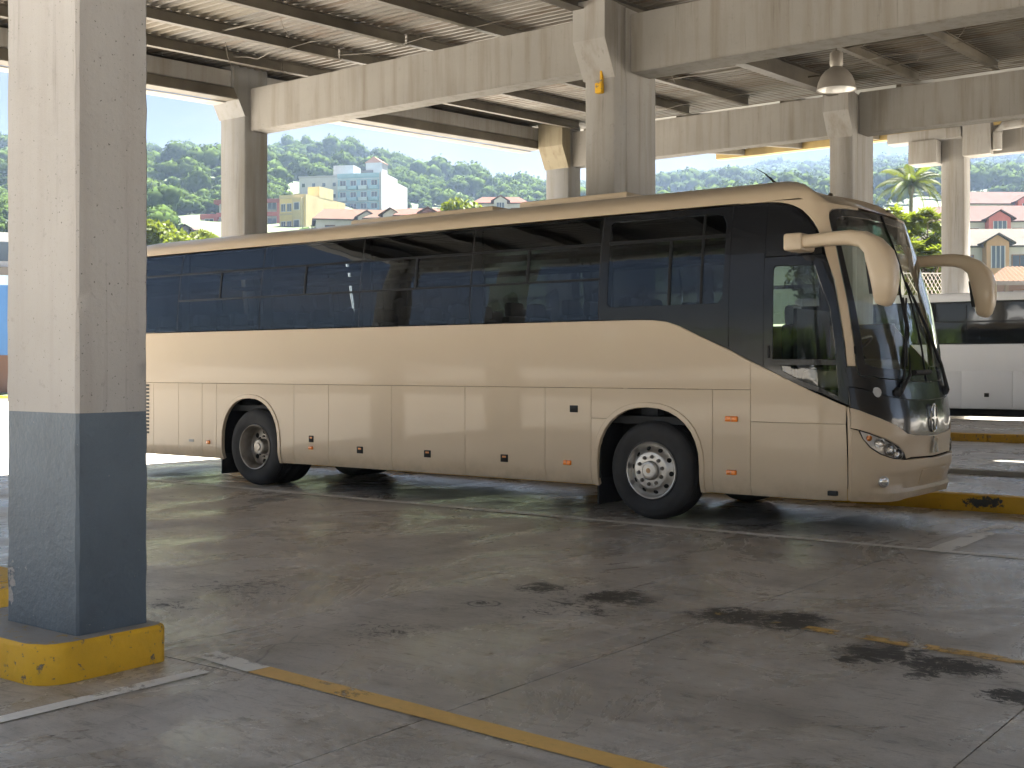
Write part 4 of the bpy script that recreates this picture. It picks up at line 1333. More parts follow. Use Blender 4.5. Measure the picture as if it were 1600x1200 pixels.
# headlamps
hl = tl([(.620, .982), (.712, .952), (.852, .895), (.982, .825), (1.042, .770), (1.068, .710), (.929, .720), (.806, .768), (.716, .830), (.650, .908)])
M['reflect'] = plain('lamp_bowl', (.80, .80, .78), .35, .25, .1, 12)
for sgn in (0, 1):
    flip = (lambda L: L) if not sgn else (lambda L: [(Wt(math.pi) - u, v) for u, v in L[::-1]])
    h = panel('headlight', [flip(hl)], skin, FU + [Wt(.035 + .07 * i) for i in range(44)], FV, M['lens'], bus, th=.01, e=.003, lift=.003, sm=24, inward=toC)
    panel('lamp_bowl', [flip(hl)], skin, FU, FV, M['reflect'], h, th=.03, e=.004, lift=-.035, inward=toC)
    rim_l = [(u + (.006 if u < Wt(.8) else .008) * (1 if i > 4 else -1) * 0, v) for i, (u, v) in enumerate(hl)]
    cu, cv = sum(p[0] for p in hl) / len(hl), sum(p[1] for p in hl) / len(hl)
    big = [(cu + (u - cu) * 1.045, cv + (v - cv) * 1.07) for u, v in hl]
    panel('lamp_seal', [flip(big), flip(hl)], skin, FU, FV, M['rubber'], h, th=.03, e=.001, lift=.001, inward=toC)
    for (a, z, r_) in ((.80, .862, .05), (.90, .80, .055), (.985, .755, .05)):
        aa = a if not sgn else math.pi - a
        p = nose(aa, z); n_ = (nose(aa, z) - Vector((-5.0, YC, z))).normalized()
        MB().lathe([(r_, -.004), (r_ * .96, -.008), (r_ * .6, -.028), (.012, -.034), (0, -.030)], p, n_, 24).build('lamp_reflector', M['chrome'], h, 50)
        MB().lathe([(r_ * 1.08, -.012), (r_ * 1.08, -.004), (r_ * .97, -.003)], p, n_, 24).build('lamp_ring', M['rim_dull'], h, 50)
    aa = .705 if not sgn else math.pi - .705
    p = nose(aa, .912); n_ = (p - Vector((-5.0, YC, .912))).normalized()
    MB().lathe([(.028, -.014), (.023, -.006), (0, -.002)], p, n_, 18).build('indicator', M['amber'], h, 60)
    aa = .842 if not sgn else math.pi - .842
    p = nose(aa, .503); n_ = (p - Vector((-5.2, YC, .503))).normalized()
    fo = MB().lathe([(.052, -.03), (.055, .002), (.046, .006), (.043, .0)], p, n_, 24).build('fog_lamp', M['rim'], bus, 40)
    MB().lathe([(.044, .0), (.03, .008), (0, .011)], p, n_, 24).build('fog_lens', M['chrome'], fo, 60)

# emblems on the nose
def emblem(z, rx, rz, kind):
    p = nose(math.pi / 2, z)
    x = p.x + .006
    e_ = None
    if kind == 0:
        b = MB()
        pts = [(0 + math.cos(a) * rx, math.sin(a) * rz) for a in np.linspace(0, 2 * math.pi, 33)[:-1]]
        b.tube([(x + .006, YC + q[0], z + q[1]) for q in pts + [pts[0]]], .008, 6, cap=False)
        b.prism([(YC - .018, z), (YC, z + rz * .95), (YC + .018, z), (YC, z - rz * .95)], 'x', x, x + .016)
        b.prism([(YC - rx * .95, z), (YC, z + .018), (YC + rx * .95, z), (YC, z - .018)], 'x', x, x + .015)
        b.build('emblem', M['chrome'], bus)
    else:
        b = MB()
        b.prism([(YC - rx, z - rz), (YC - rx * .45, z - rz), (YC - rx * .1, z - .01), (YC + rx * .25, z + rz), (YC - rx * .3, z + rz), (YC - rx * .5, z + .02)], 'x', x + .010, x + .024)
        b.prism([(YC + rx, z - rz), (YC + rx * .45, z - rz), (YC + rx * .15, z - .015), (YC + rx * .35, z + rz * .75), (YC + rx * .8, z + rz * .6), (YC + rx * .6, z)], 'x', x + .012, x + .022)
        b.build('emblem', M['chrome'], bus)
emblem(1.075, .10, .135, 0)
emblem(.815, .095, .080, 1)
# number plate rest
panel('plate_rest', [tl([(1.30, .45), (1.84, .45), (1.84, .585), (1.30, .585)])], skin, [], [], M['paint'], bus, th=.008, e=.002, lift=.006, liftf=bump_lift, inward=toC)

# wipers
def wiper(base_th, base_z, pts, blade):
    w_ = MB().tube([nose(a, z) + Vector((.035, 0, 0)) for a, z in [(base_th, base_z)] + pts], [.022, .016, .012, .011, .010][:len(pts) + 1], 8).build('wiper', M['rubber'], bus, 60)
    MB().tube([nose(a, z) + Vector((.020, 0, 0)) for a, z in blade], .012, 6).build('wiper_blade', M['rubber'], w_)
    p = nose(base_th, base_z)
    MB().lathe([(.05, -.01), (.045, .03), (.02, .045), (0, .045)], p, (1, 0, 0), 14).build('wiper_pivot', M['rubber'], w_, 40)
wiper(1.02, 1.335, [(1.20, 1.50), (1.30, 1.95), (1.34, 2.25)], [(1.18, 1.58), (1.30, 1.95), (1.38, 2.42)])
wiper(2.02, 1.335, [(1.95, 1.60), (1.72, 2.0), (1.58, 2.28)], [(1.95, 1.62), (1.74, 2.0), (1.56, 2.42)])
MB().tube([nose(1.05, 1.34) + Vector((.03, 0, 0)), nose(1.12, 1.52) + Vector((.03, 0, 0)), nose(1.42, 2.25) + Vector((.03, 0, 0))], .009, 6).build('wiper_link', M['rubber'], bus)
MB().tube([nose(1.3, 1.52) + Vector((.02, 0, .0)), nose(1.65, 1.525) + Vector((.02, 0, 0))], .025, 8).build('wiper_rest', M['rubber'], bus)
MB().lathe([(.05, 0), (.03, .012), (0, .014)], nose(.80, 1.335), (nose(.8, 1.335) - Vector((-5, YC, 1.335))), 14).build('washer_cap', M['headrest'], bus, 60)

# mirrors on curved arms
def mirror(sgn):
    """bracket, then arm and housing as one drooping shell"""
    def P(x, y, z):
        return Vector((x, y if sgn < 0 else 2 * YC - y, z))
    ctl = [(-4.66, 2.735, .062, .066), (-4.50, 2.740, .062, .068), (-4.34, 2.745, .064, .072), (-4.18, 2.740, .069, .080), (-4.06, 2.714, .078, .094), (-3.962, 2.650, .094, .112),
           (-3.905, 2.555, .122, .125), (-3.872, 2.45, .124, .130), (-3.858, 2.34, .114, .124), (-3.858, 2.24, .098, .112), (-3.868, 2.165, .080, .094), (-3.876, 2.128, .060, .072), (-3.880, 2.115, .03, .035)]
    k = 22
    V, F = [], []
    n = len(ctl)
    for i, (x, z, rn, ry) in enumerate(ctl):
        x0_, z0_ = ctl[max(0, i - 1)][:2]; x1_, z1_ = ctl[min(n - 1, i + 1)][:2]
        d = Vector((x1_ - x0_, 0, z1_ - z0_)).normalized()
        nn = Vector((d.z, 0, -d.x))
        y = 10.64 - .09 * min(1, i / 5)
        for j in range(k):
            t_ = 2 * math.pi * j / k
            c_, s_ = math.cos(t_), math.sin(t_)
            qx = .62
            o = nn * (rn * math.copysign(abs(c_) ** qx, c_))
            V.append(P(x + o.x, y + ry * math.copysign(abs(s_) ** qx, s_), z + o.z))
    for i in range(n - 1):
        for j in range(k):
            F.append((i * k + j, i * k + (j + 1) % k, (i + 1) * k + (j + 1) % k, (i + 1) * k + j))
    F.append(tuple(range(k))[::-1]); F.append(tuple((n - 1) * k + j for j in range(k)))
    mroot = mk('mirror', V, F, M['paint'], bus, 70)
    ya, yb = sorted((P(0, 10.545, 0).y, P(0, 10.96, 0).y))
    MB().box(-4.83, -4.645, ya, yb, 2.652, 2.818, e=.028).build('mirror_bracket', M['paint'], mroot, 40)
    # glass set in a dark rim on the back of the housing
    g_ = [P(-4.003, 10.46, 2.50), P(-4.003, 10.65, 2.50), P(-3.972, 10.635, 2.22), P(-3.972, 10.475, 2.22)]
    mk('mirror_rim', [v + Vector((-.0, 0, 0)) for v in g_] + [v + Vector((.05, 0, 0)) for v in g_], [(0, 1, 2, 3), (0, 4, 5, 1), (1, 5, 6, 2), (2, 6, 7, 3), (3, 7, 4, 0)], M['trim'], mroot)
    mk('mirror_glass', [v * .94 + (g_[0] + g_[1] + g_[2] + g_[3]) * .015 + Vector((-.004, 0, 0)) for v in g_], [(0, 1, 2, 3)], M['chrome'], mroot)
mirror(-1); mirror(1)

# seats, driver's place
def seat_mesh():
    b = MB()
    b.box(-.24, .22, -.43, .43, .28, .44, e=.04)
    V = []
    for s_ in (-1, 1):
        yc = s_ * .215
        b.box(-.30, -.17, yc - .205, yc + .205, .42, 1.10, e=.045)
        b.box(-.32, -.20, yc - .13, yc + .13, 1.08, 1.26, e=.04)
    b.box(-.1, .1, -.3, .3, 0, .28)
    me = bpy.data.meshes.new('seat')
    me.from_pydata([tuple(v) for v in b.V], [], b.F); me.materials.append(M['seat']); smooth(me, 40)
    return me
sme = seat_mesh()
for i in range(11):
    for y in (11.42, 12.68):
        o = link_mesh('seat', sme, None, bus)
        o.location = Vector((-14.6 + i * .80, y, 1.06)) - OFF[bus.name]
bx('partition', M['inside'], bus, -5.46, -5.42, 12.2, 13.1, 1.06, 2.2)
MB().box(-4.92, -4.42, 11.15, 12.98, 1.36, 1.55, e=.06).build('dashboard', M['dash'], bus, 40)
MB().box(-4.95, -4.55, 12.35, 12.95, 1.5, 1.66, e=.06).build('dashboard', M['dash'], bus, 40)
sw = [(0, 0)]
cpt = Vector((-4.98, 12.65, 1.78)); nrm = Vector((-.55, 0, .83)).normalized()
a1 = Vector((0, 1, 0)); a2 = nrm.cross(a1)
MB().tube([cpt + a1 * math.cos(q) * .22 + a2 * math.sin(q) * .22 for q in np.linspace(0, 2 * math.pi, 25)], .018, 8, cap=False).build('steering_wheel', M['rim_dull'], bus, 60)
MB().tube([cpt, Vector((-4.70, 12.65, 1.5))], .03, 8).build('steering_column', M['trim'], bus)
ds_ = MB()
ds_.box(-5.65, -5.2, 12.40, 12.9, 1.35, 1.5, e=.05).box(-5.72, -5.58, 12.42, 12.88, 1.45, 2.05, e=.05)
ds_.build('driver_seat', M['seat'], bus, 40)
MB().box(-5.73, -5.60, 12.52, 12.78, 2.04, 2.26, e=.05).build('driver_headrest', M['headrest'], bus, 40)

# ------------------------------------------------------------------ white coach beyond the kerbs
def plain_coach(name, label, cat, x0, x1, yf, body, zbot, zbelt, ztop, glass, seam, mat2=None, group=None, doors=()):
    w = 2.5
    t_ = thing(name, label, cat, ((x0 + x1) / 2, yf + w / 2, 0), group)
    MB().box(x0, x1, yf, yf + w, zbot, zbelt, e=.03).build('body', body, t_, 40)
    MB().box(x0, x1, yf, yf + w, ztop - .24, ztop, e=.08).build('roof', body, t_, 40)
    bx('glazing', M['black'], t_, x0 + .03, x1 - .03, yf + .03, yf + w - .03, zbelt, ztop - .20)
    n = int(round((x1 - x0) / 1.6))
    for i in range(n):
        a = x0 + .1 + (x1 - x0 - .2) * i / n; b = x0 + .1 + (x1 - x0 - .2) * (i + 1) / n
        for za, zb_ in ((zbelt + .03, zbelt + .56), (zbelt + .60, ztop - .27)):
            o = MB().box(a + .012, b - .012, yf + .004, yf + .02, za, zb_, e=.004).build('window_pane', M['dark_glass'], t_)
            o.rotation_euler = (random.uniform(-.002, .002), 0, 0)
    bx('chassis', M['hole'], t_, x0 + .3, x1 - .3, yf + .15, yf + w - .15, .3, zbot)
    for wx in (x0 + 2.4, x1 - 3.1):
        for yy, sg in ((yf + .06, -1), (yf + w - .06, 1)):
            wo = MB().lathe([(.27, 0), (.33, .0), (.45, .0), (.5, -.05), (.5, -.24), (.3, -.28)], (wx, yy, .62), (0, sg, 0), 36).build('wheel', M['tyre'], t_, 40)
            MB().lathe([(.28, 0), (.25, -.06), (.12, .0), (0, .01)], (wx, yy, .62), (0, sg, 0), 30).build('rim', M['rim'], wo, 40)
    for k, xd in enumerate(doors):
        xe = doors[k + 1] if k + 1 < len(doors) else x1 - .1
        d = MB().box(xd + .008, xe - .008, yf - .012, yf + .01, zbot + .02, seam - .01, e=.004).build('locker_door', body, t_, 40)
        MB().box((xd + xe) / 2 - .06, (xd + xe) / 2 + .06, yf - .02, yf - .008, .86 - .05, .86 + .05, e=.004).build('latch', M['trim'], d)
    MB().box(x0 + .05, x1 - .05, yf - .008, yf + .01, seam + .005, zbelt - .02, e=.004).build('side_panel', body, t_, 40)
    return t_
M['white'] = mk_car('white_coach_paint', (.74, .75, .77), .45, .0, .01)
t = NT('dark_window')
w_ = t.pos('world')
M['dark_glass'] = t.pbr((.012, .014, .016), .03, 0, t.bump(t.noise(w_, .8, 2), .12, .05), .6)
coach = plain_coach('white_coach', 'white coach with dark windows standing on the far bay behind the beige bus', 'coach', -14.4, -.2, 32.2, M['white'], .50, 2.17, 3.50, None, 1.48, doors=(-12.2, -11.0, -9.76, -8.49, -7.2, -5.9))
MB().box(-8.7, -4, 33.0, 33.6, 3.50, 3.56, e=.02).build('roof_vent', M['white'], coach, 40)

# ------------------------------------------------------------------ shop front seen left of the near column
def local(o_, x, y, z): return (x, y, z)
HZ = HEAD
def place(px, d, dz=0.):
    p = bearing_point(px, d); p.z = max(0., terr_at(p.x, p.y)) + dz
    return p

M['win'] = t = None
t = NT('window_dark')
M['win'] = t.pbr((.06, .08, .10), .08, 0, None, .4)
WALLC = {}
def wall_mat(name, col, bump=.1):
    if name not in WALLC:
        t = NT(name)
        w = t.pos('world')
        a = t.noise(w, .5, 6, .65)
        s_ = t.noise(t.pos('world', (1, 1, .15)), 1.2, 5, .6)
        c = t.mix(t.ramp(a, [(.3, .0), (.75, .6)]), col, tuple(x * .72 for x in col))
        c = t.mix(t.math('MULTIPLY', t.ramp(s_, [(.55, 0), (.8, 1)]), .35), c, tuple(x * .5 for x in col))
        WALLC[name] = t.pbr(c, .95, 0, None, spec=.0)
    return WALLC[name]

def lwin(parent, face, a, z, w, h, frame, sill=True, sh=None):
    """window on a local face: 'A' faces -y at y=0, 'B' faces +x at x=0; a is the centre along the wall"""
    def bx2(u0, u1, n0, n1, z0, z1):
        if face == 'A': return MB().box(u0, u1, -n1, -n0, z0, z1)
        return MB().box(n0, n1, u0, u1, z0, z1)
    m = MB()
    for (u0, u1, z0, z1) in ((a - w / 2 - .08, a + w / 2 + .08, z + h / 2, z + h / 2 + .08), (a - w / 2 - .08, a + w / 2 + .08, z - h / 2 - .1, z - h / 2),
                             (a - w / 2 - .08, a - w / 2, z - h / 2, z + h / 2), (a + w / 2, a + w / 2 + .08, z - h / 2, z + h / 2), (a - .03, a + .03, z - h / 2, z + h / 2)):
        b = bx2(u0, u1, .0, .09, z0, z1); m.add(b.V, b.F)
    f = m.build('window', frame, parent)
    bx2(a - w / 2, a + w / 2, .0, .03, z - h / 2, z + h / 2).build('pane', M['win'], f)
    return f

FR_W = wall_mat('white_frame', (.50, .51, .52))

# tower: pale block with a blue balconied front
def tower():
    p = place(593, 310, 0)
    z0 = 1.57 + (574 - 362) / 1900 * 310 - 4
    top = 1.57 + (574 - 271) / 1900 * 310
    t_ = thing('apartment_tower', 'tall pale apartment tower with blue balcony front on the hillside', 'apartment tower', (p.x, p.y, z0), None, HZ - R(12))
    H = top - z0
    blue, white, grey = wall_mat('tower_blue', (.26, .40, .49)), wall_mat('tower_white', (.36, .365, .37)), wall_mat('tower_grey', (.46, .47, .48))
    s = 310 / 1900
    WA = 66 * s / .96
    bx('wall', blue, t_, -WA, 0, 0, 14, 0, H - .8)
    bx('parapet', blue, t_, -WA - .1, .0, -.25, .4, H - .8, H + .2)
    bx('end_wall', white, t_, .002, .55, -.15, 13.5, 0, H + .5)
    bx('end_wall', white, t_, .002, .40, 13.5, 23.0, 0, H - .4)
    bx('wing_wall', grey, t_, -WA - 11.0, -WA - .002, 1.2, 13, 0, H - .4)
    bx('wing_parapet', white, t_, -WA - 11.2, -WA - .01, 1.0, 13.2, H - .398, H + .1)
    bx('roof_hut', white, t_, -WA - 2.5, -WA + 3.0, 3.5, 9, H + .1, H + 3.0)
    bx('roof_hut', wall_mat('hut_dark', (.12, .11, .10)), t_, -WA + 4.8, -WA + 8.0, 4, 7, H, H + 1.6)
    bx('roof_hut', white, t_, -5.2, -.8, 4.5, 9, H + .1, H + 3.6)
    MB().prism([(-5.5, H + 3.6), (-.5, H + 3.6), (-3, H + 5.2)], 'y', 4.3, 9.2).build('hut_roof', wall_mat('hut_tile', (.34, .20, .15)), t_)
    nf = int(H / 2.95)
    for f in range(nf):
        z = H - 2.5 - f * 2.95
        if z < .5: break
        for k in range(4):
            x = -WA + (k + .5) * WA / 4
            lwin(t_, 'A', x, z + .2, 1.5, 1.35, FR_W)
            b = bx('balcony', blue if k % 2 else wall_mat('tower_pale_blue', (.42, .50, .55)), t_, x - 1.15, x + 1.15, -1.1, -.02, z - 1.45, z - .55)
        bx('floor_slab', wall_mat('tower_pale_blue', (.42, .50, .55)), t_, -WA, 0, -.3, -.003, z + 1.2, z + 1.42)
        lwin(t_, 'B', 11.6, z, .5, .9, wall_mat('tower_grey', (.46, .47, .48)))
        for k in range(4):
            x = -WA - 9.8 + k * 2.8
            m = MB().box(x - .5, x + .5, 1.12, 1.198, z - .3, z + .8).build('window', FR_W, t_)
            MB().box(x - .42, x + .42, 1.10, 1.118, z - .22, z + .72).build('pane', M['win'], m)
tower()

def yellow_block():
    d = 203; s = d / 1900
    p = place(477, d)
    top = 1.57 + (574 - 304) * s
    z0 = 1.57 + (574 - 400) * s
    H = top - z0
    t_ = thing('apartment_block', 'cream yellow apartment block with a blank side wall below the tower', 'apartment block', (p.x, p.y, z0), None, HZ - R(24))
    yel, ochre = wall_mat('cream_wall', (.48, .41, .25)), wall_mat('ochre_wall', (.62, .50, .24))
    WA = 40 * s / math.cos(R(24 + 9.6)); WB = 64 * s / math.sin(R(24 + 9.6))
    bx('wall', ochre, t_, -WA, 0, 0.002, WB, 0, H)
    bx('side_wall', yel, t_, .001, .12, 0, WB, 0, H + .05)
    bx('stair_tower', yel, t_, -2.2, .14, WB * .33, WB * .68, H + .051, H + 1.9)
    bx('parapet', yel, t_, -WA, -.01, -.15, .0, H - .5, H + .1)
    bx('bay', yel, t_, -WA * .42, -WA * .06, -.7, .0, 0, H - .5)
    for f in range(4):
        z = H - 2.0 - f * 2.95
        if z < -.5: break
        bx('window', FR_W, t_, -WA * .36, -WA * .12, -.76, -.702, z - .6, z + .75)
        for k in (.62, .85):
            lwin(t_, 'A', -WA * k, z, .75, 1.2, FR_W)
        bx('pane', M['win'], t_, -WA * .33, -WA * .15, -.79, -.761, z - .5, z + .65)
        bx('floor_band', yel, t_, -WA, -WA * .43, -.14, -.0, z - 1.25, z - .95)
    for z in (H - 2.4, H - 3.1):
        bx('vent_slot', M['hole'], t_, .12, .14, WB * .46, WB * .52, z - .25, z + .25)
yellow_block()

def red_block():
    d = 214; s = d / 1900
    p = place(438, d)
    top = 1.57 + (574 - 306) * s; z0 = 1.57 + (574 - 410) * s
    H = top - z0
    t_ = thing('apartment_block', 'red framed apartment block standing left of the cream yellow one', 'apartment block', (p.x, p.y, z0), None, HZ - R(8))
    red, dk = wall_mat('red_wall', (.50, .17, .16)), wall_mat('pale_wall', (.55, .51, .48))
    W_ = 131 * s
    bx('wall', dk, t_, -W_ + 3.4, 0, 0.3, 10, -6, H - 1.2)
    bx('wall', dk, t_, -W_, -W_ + 3.39, 0.3, 9, -6, H - 3.2)
    bx('lower_roof', wall_mat('red_roof_slab', (.30, .12, .11)), t_, -W_ - .2, -W_ + 3.385, .3, 9.1, H - 3.198, H - 2.95)
    bx('terrace_wall', red, t_, -W_ - .1, -W_ + 3.38, .1, .29, H - 3.9, H - 3.0)
    bx('roof', wall_mat('red_roof_slab', (.30, .12, .11)), t_, -W_ + 2.6, .2, -.3, 10.3, H - 1.198, H - .5)
    for f in range(4):
        z = H - 1.9 - f * 3.0
        bx('floor_band', red, t_, -W_ + (3.0 if f < 1 else 0), 0, -.1, .298, z - 1.6, z - .9)
        for k in range(5):
            x = -1.5 - k * 2.9
            if x < -W_ + 1 or (f < 1 and x < -W_ + 4): continue
            lwin(t_, 'A', x, z + .25, 1.5, 1.5, FR_W)
    for k in range(6):
        x = -.3 - k * 2.9
        if x > -W_:
            bx('pier', red, t_, x - .3, x + .3, -.16, .29, 0, H - (1.2 if x > -W_ + 3.4 else 3.2))
red_block()

def gable_house(px, d, zb, w, dep, h, wallm, roofm, gablem, label, rz=0., gx=0., gw=3.0, name='gabled_house', group='gabled houses on the slope'):
    p = place(px, d); p.z = zb
    t_ = thing(name, label, 'house', (p.x, p.y, zb), group, HZ + rz)
    bx('wall', wallm, t_, -w / 2, w / 2, 0, dep, -3, h)
    # main roof: ridge along x
    ov = .5
    rh = .155 * w
    V = [(-w / 2 - ov, -ov, h - .1), (w / 2 + ov, -ov, h - .1), (w / 2 + ov - 1.6, dep / 2, h + rh), (-w / 2 - ov + 1.6, dep / 2, h + rh), (-w / 2 - ov, dep + ov, h - .1), (w / 2 + ov, dep + ov, h - .1)]
    V2 = [(x, y, z + .18) for x, y, z in V]
    F = [(0, 1, 2, 3), (5, 4, 3, 2), (1, 5, 2), (4, 0, 3)]
    b = MB()
    b.add(V2, F); b.add(V, [tuple(reversed(f)) for f in F])
    b.add([V[i] for i in (0, 1, 5, 4)] + [V2[i] for i in (0, 1, 5, 4)], [(0, 1, 5, 4), (1, 2, 6, 5), (2, 3, 7, 6), (3, 0, 4, 7)])
    b.build('roof', roofm, t_)
    # gable porch
    gz = h + .3
    bx('porch_wall', gablem, t_, gx - gw / 2, gx + gw / 2, -1.4, -.002, -3, gz)
    MB().prism([(gx - gw / 2, gz + .002), (gx + gw / 2, gz + .002), (gx, gz + gw * .32)], 'y', -1.42, 1.5).build('gable', gablem, t_)
    rb = MB()
    for sg in (-1, 1):
        rb.add([(gx, -1.8, gz + gw * .32 + .18), (gx + sg * (gw / 2 + .5), -1.8, gz - .06), (gx + sg * (gw / 2 + .5), 2.2, gz - .06), (gx, 2.2, gz + gw * .32 + .18),
                (gx, -1.8, gz + gw * .32 + .04), (gx + sg * (gw / 2 + .5), -1.8, gz - .22), (gx + sg * (gw / 2 + .5), 2.2, gz - .22), (gx, 2.2, gz + gw * .32 + .04)],
               [(0, 1, 2, 3), (4, 7, 6, 5), (0, 4, 5, 1), (1, 5, 6, 2), (2, 6, 7, 3), (0, 3, 7, 4)])
    rb.build('porch_roof', roofm, t_)
    # glazed porch opening and windows
    bx('door', M['win'], t_, gx - gw * .30, gx + gw * .30, -1.46, -1.402, gz - 2.3, gz - .35)
    for k in range(4):
        x = gx - gw * .30 + gw * .2 * k
        bx('door_bar', FR_W, t_, x - .04, x + .04, -1.50, -1.461, gz - 2.3, gz - .35)
    for x in (gx - gw / 2 - 1.4, gx + gw / 2 + 1.3, gx + gw / 2 + 3.4, gx - gw / 2 - 3.6):
        if abs(x) < w / 2 - .8:
            lwin(t_, 'A', x, h - 1.35, 1.2, 1.15, wall_mat('brown_frame', (.25, .17, .12)))
    return t_
rw = wall_mat('white_house_wall', (.52, .51, .49))
tile_w = wall_mat('pale_roof_sheet', (.10, .094, .086)); tile_p = wall_mat('pink_roof_sheet', (.10, .074, .070))
tan = wall_mat('tan_gable', (.46, .30, .18)); redg = wall_mat('red_gable', (.50, .17, .16))
gz = lambda y, d: 1.57 + (574 - y) / 1900 * d
gable_house(1552, 108, gz(413, 108), 12, 8, 1.55, rw, tile_w, tan, 'white house with a brown gabled porch, lower of the gabled pair', R(-6), .0, 1.9)
gable_house(1556, 138, gz(371, 138), 14, 8, 1.75, rw, tile_p, redg, 'house with a red gabled porch above the white gabled one', R(-4), 0., 2.4)
gable_house(1590, 172, gz(346, 172), 14, 8, 2.4, rw, tile_p, redg, 'red and white house on top of the stepped row at the right', R(2), 1.0, 3.2)
gable_house(560, 160, gz(362, 160), 11, 7, 1.5, rw, wall_mat('old_tile', (.095, .066, .053)), rw, 'low house with old brown tiles under the cream yellow block', R(10), 1., 2.2)
gable_house(628, 150, gz(362, 150), 9, 7, 1.7, rw, wall_mat('old_tile', (.095, .066, .053)), rw, 'low tiled house under the white wall of the tower', R(-12), -1., 2.0)
gable_house(668, 140, gz(353, 140), 7, 6, 1.1, wall_mat('rose_wall', (.22, .11, .105)), wall_mat('red_sheet', (.115, .066, .056)), wall_mat('rose_wall', (.22, .11, .105)), 'small rose house left of the bright tree above the bus roof', R(5), 0., 1.5)
gable_house(782, 190, gz(334, 190), 8, 6, 1.6, rw, wall_mat('red_sheet', (.115, .066, .056)), rw, 'red roofed house right of the bright tree above the bus roof', R(0), 0., 2.)
gable_house(288, 170, gz(374, 170), 4.0, 5, 1.2, wall_mat('lilac_wall', (.20, .175, .21)), tile_p, wall_mat('lilac_wall', (.20, .175, .21)), 'lilac house low on the slope left of the red framed block', R(6), .3, 1.0)

def flat_house(px, d, ytop, ybot, wpx, label, col, rz=0., floors=2):
    s = d / 1900
    p = place(px, d)
    z0, z1 = 1.57 + (574 - ybot) * s, 1.57 + (574 - ytop) * s
    W_ = wpx * s
    t_ = thing('hillside_house', label, 'house', (p.x, p.y, z0), 'flat roofed houses up the wooded hill', HZ + rz)
    bx('wall', wall_mat('hill_house_%d' % int(px), col), t_, -W_ / 2, W_ / 2, 0, 7, -5, z1 - z0)
    bx('roof', FR_W, t_, -W_ / 2 - .5, W_ / 2 + .5, -.6, 7.4, z1 - z0, z1 - z0 + .4)
    fh = (z1 - z0) / floors
    for f in range(floors):
        n = max(2, int(W_ / 2.4))
        for k in range(n):
            lwin(t_, 'A', -W_ / 2 + (k + .5) * W_ / n, f * fh + fh * .55, W_ / n * .5, fh * .45, FR_W)
flat_house(290, 360, 286, 306, 42, 'long white two storey house among trees on the hill', (.5, .5, .5), R(-12))
flat_house(238, 345, 279, 296, 17, 'narrow pinkish house left of the long white hillside house', (.24, .19, .18), R(5))
flat_house(256, 350, 287, 297, 14, 'little white house touching the long white hillside house', (.52, .51, .49), R(5), 1)
flat_house(434, 380, 296, 306, 10, 'small white house on the slope above the red framed block', (.52, .51, .49), 0, 1)

# open tiled shelter with parked pickup at the right edge
def shelter():
    d = 74.
    p = place(1600, d); s = d / 1900
    z0 = 1.57 + (574 - 462) * s; ze = 1.57 + (574 - 441) * s; zr = 1.57 + (574 - 411) * s
    t_ = thing('tiled_shelter', 'open shelter with a broad pale brown tiled roof above the white coach', 'shelter', (p.x, p.y, z0), None, HZ + R(-4))
    tm = wall_mat('brown_tile', (.105, .072, .053))
    a, b = ze - z0, zr - z0
    W_ = 6.2
    V, F = [], []
    n = 42
    for i in range(n + 1):
        x = -W_ / 2 + W_ * i / n
        q = .05 if i % 2 else 0.
        hip = min(1., (x + W_ / 2) / 2.6)
        V += [(x, -.8, a + q), (x * .9 + .25, -.8 + 3.6 * hip, a + (b - a) * hip + q), (x, -.8, a + q - .14), (x * .9 + .25, -.8 + 3.6 * hip, a + (b - a) * hip + q - .14)]
    for i in range(n):
        k = 4 * i
        F += [(k, k + 4, k + 5, k + 1), (k + 2, k + 3, k + 7, k + 6), (k, k + 2, k + 6, k + 4)]
    mk('roof', [Vector(v) for v in V], F, tm, t_)
    bx('fascia', wall_mat('shelter_fascia', (.25, .22, .2)), t_, -W_ / 2, W_ / 2, -.86, -.81, a - .22, a + .02)
    for x in (-2.7, -1.2, .6, 2.6):
        bx('post', wall_mat('shelter_post', (.24, .19, .155)), t_, x - .1, x + .1, -.6, -.4, -4, a - .15)
    bx('back_wall', wall_mat('shelter_wall', (.22, .16, .13)), t_, -W_ / 2, W_ / 2, 2.4, 2.6, -4, a + .3)
    bx('floor', wall_mat('shelter_floor', (.3, .28, .26)), t_, -W_ / 2, W_ / 2, -1, 2.6, -4, -1.2)
shelter()
def pickup():
    d = 70.
    p = place(1572, d); z = 1.57 + (574 - 460) / 1900 * d - 1.45
    t_ = thing('parked_car', 'dark blue car parked under the tiled shelter', 'car', (p.x, p.y, z), None, HZ + R(-3))
    bm_ = M['carblue'] = mk_car('dark_blue_car', (.03, .045, .08))
    prof = [(-2.1, .35), (-2.1, .85), (-1.6, .95), (-1.05, 1.42), (.35, 1.46), (1.1, 1.0), (2.0, .85), (2.15, .6), (2.1, .35)]
    MB().prism(prof, 'y', -.85, .85).build('body', bm_, t_, 40)
    MB().prism([(-1.45, .97), (-1.0, 1.38), (.3, 1.41), (.9, 1.02)], 'y', -.865, .865).build('window', M['win'], t_)
    for x in (-1.35, 1.35):
        MB().lathe([(0, .02), (.2, .02), (.31, .01), (.33, -.05), (.33, -.2)], (x, -.85, .33), (0, -1, 0), 20).build('wheel', M['tyre'], t_, 40)
        MB().lathe([(0, .02), (.2, .02), (.31, .01), (.33, -.05), (.33, -.2)], (x, .85, .33), (0, 1, 0), 20).build('wheel', M['tyre'], t_, 40)
pickup()
p = place(1530, 66)
sg = thing('yellow_sign', 'small yellow and black sign on a post under the shelter edge', 'sign', (p.x, p.y, 3.5), None, HZ)
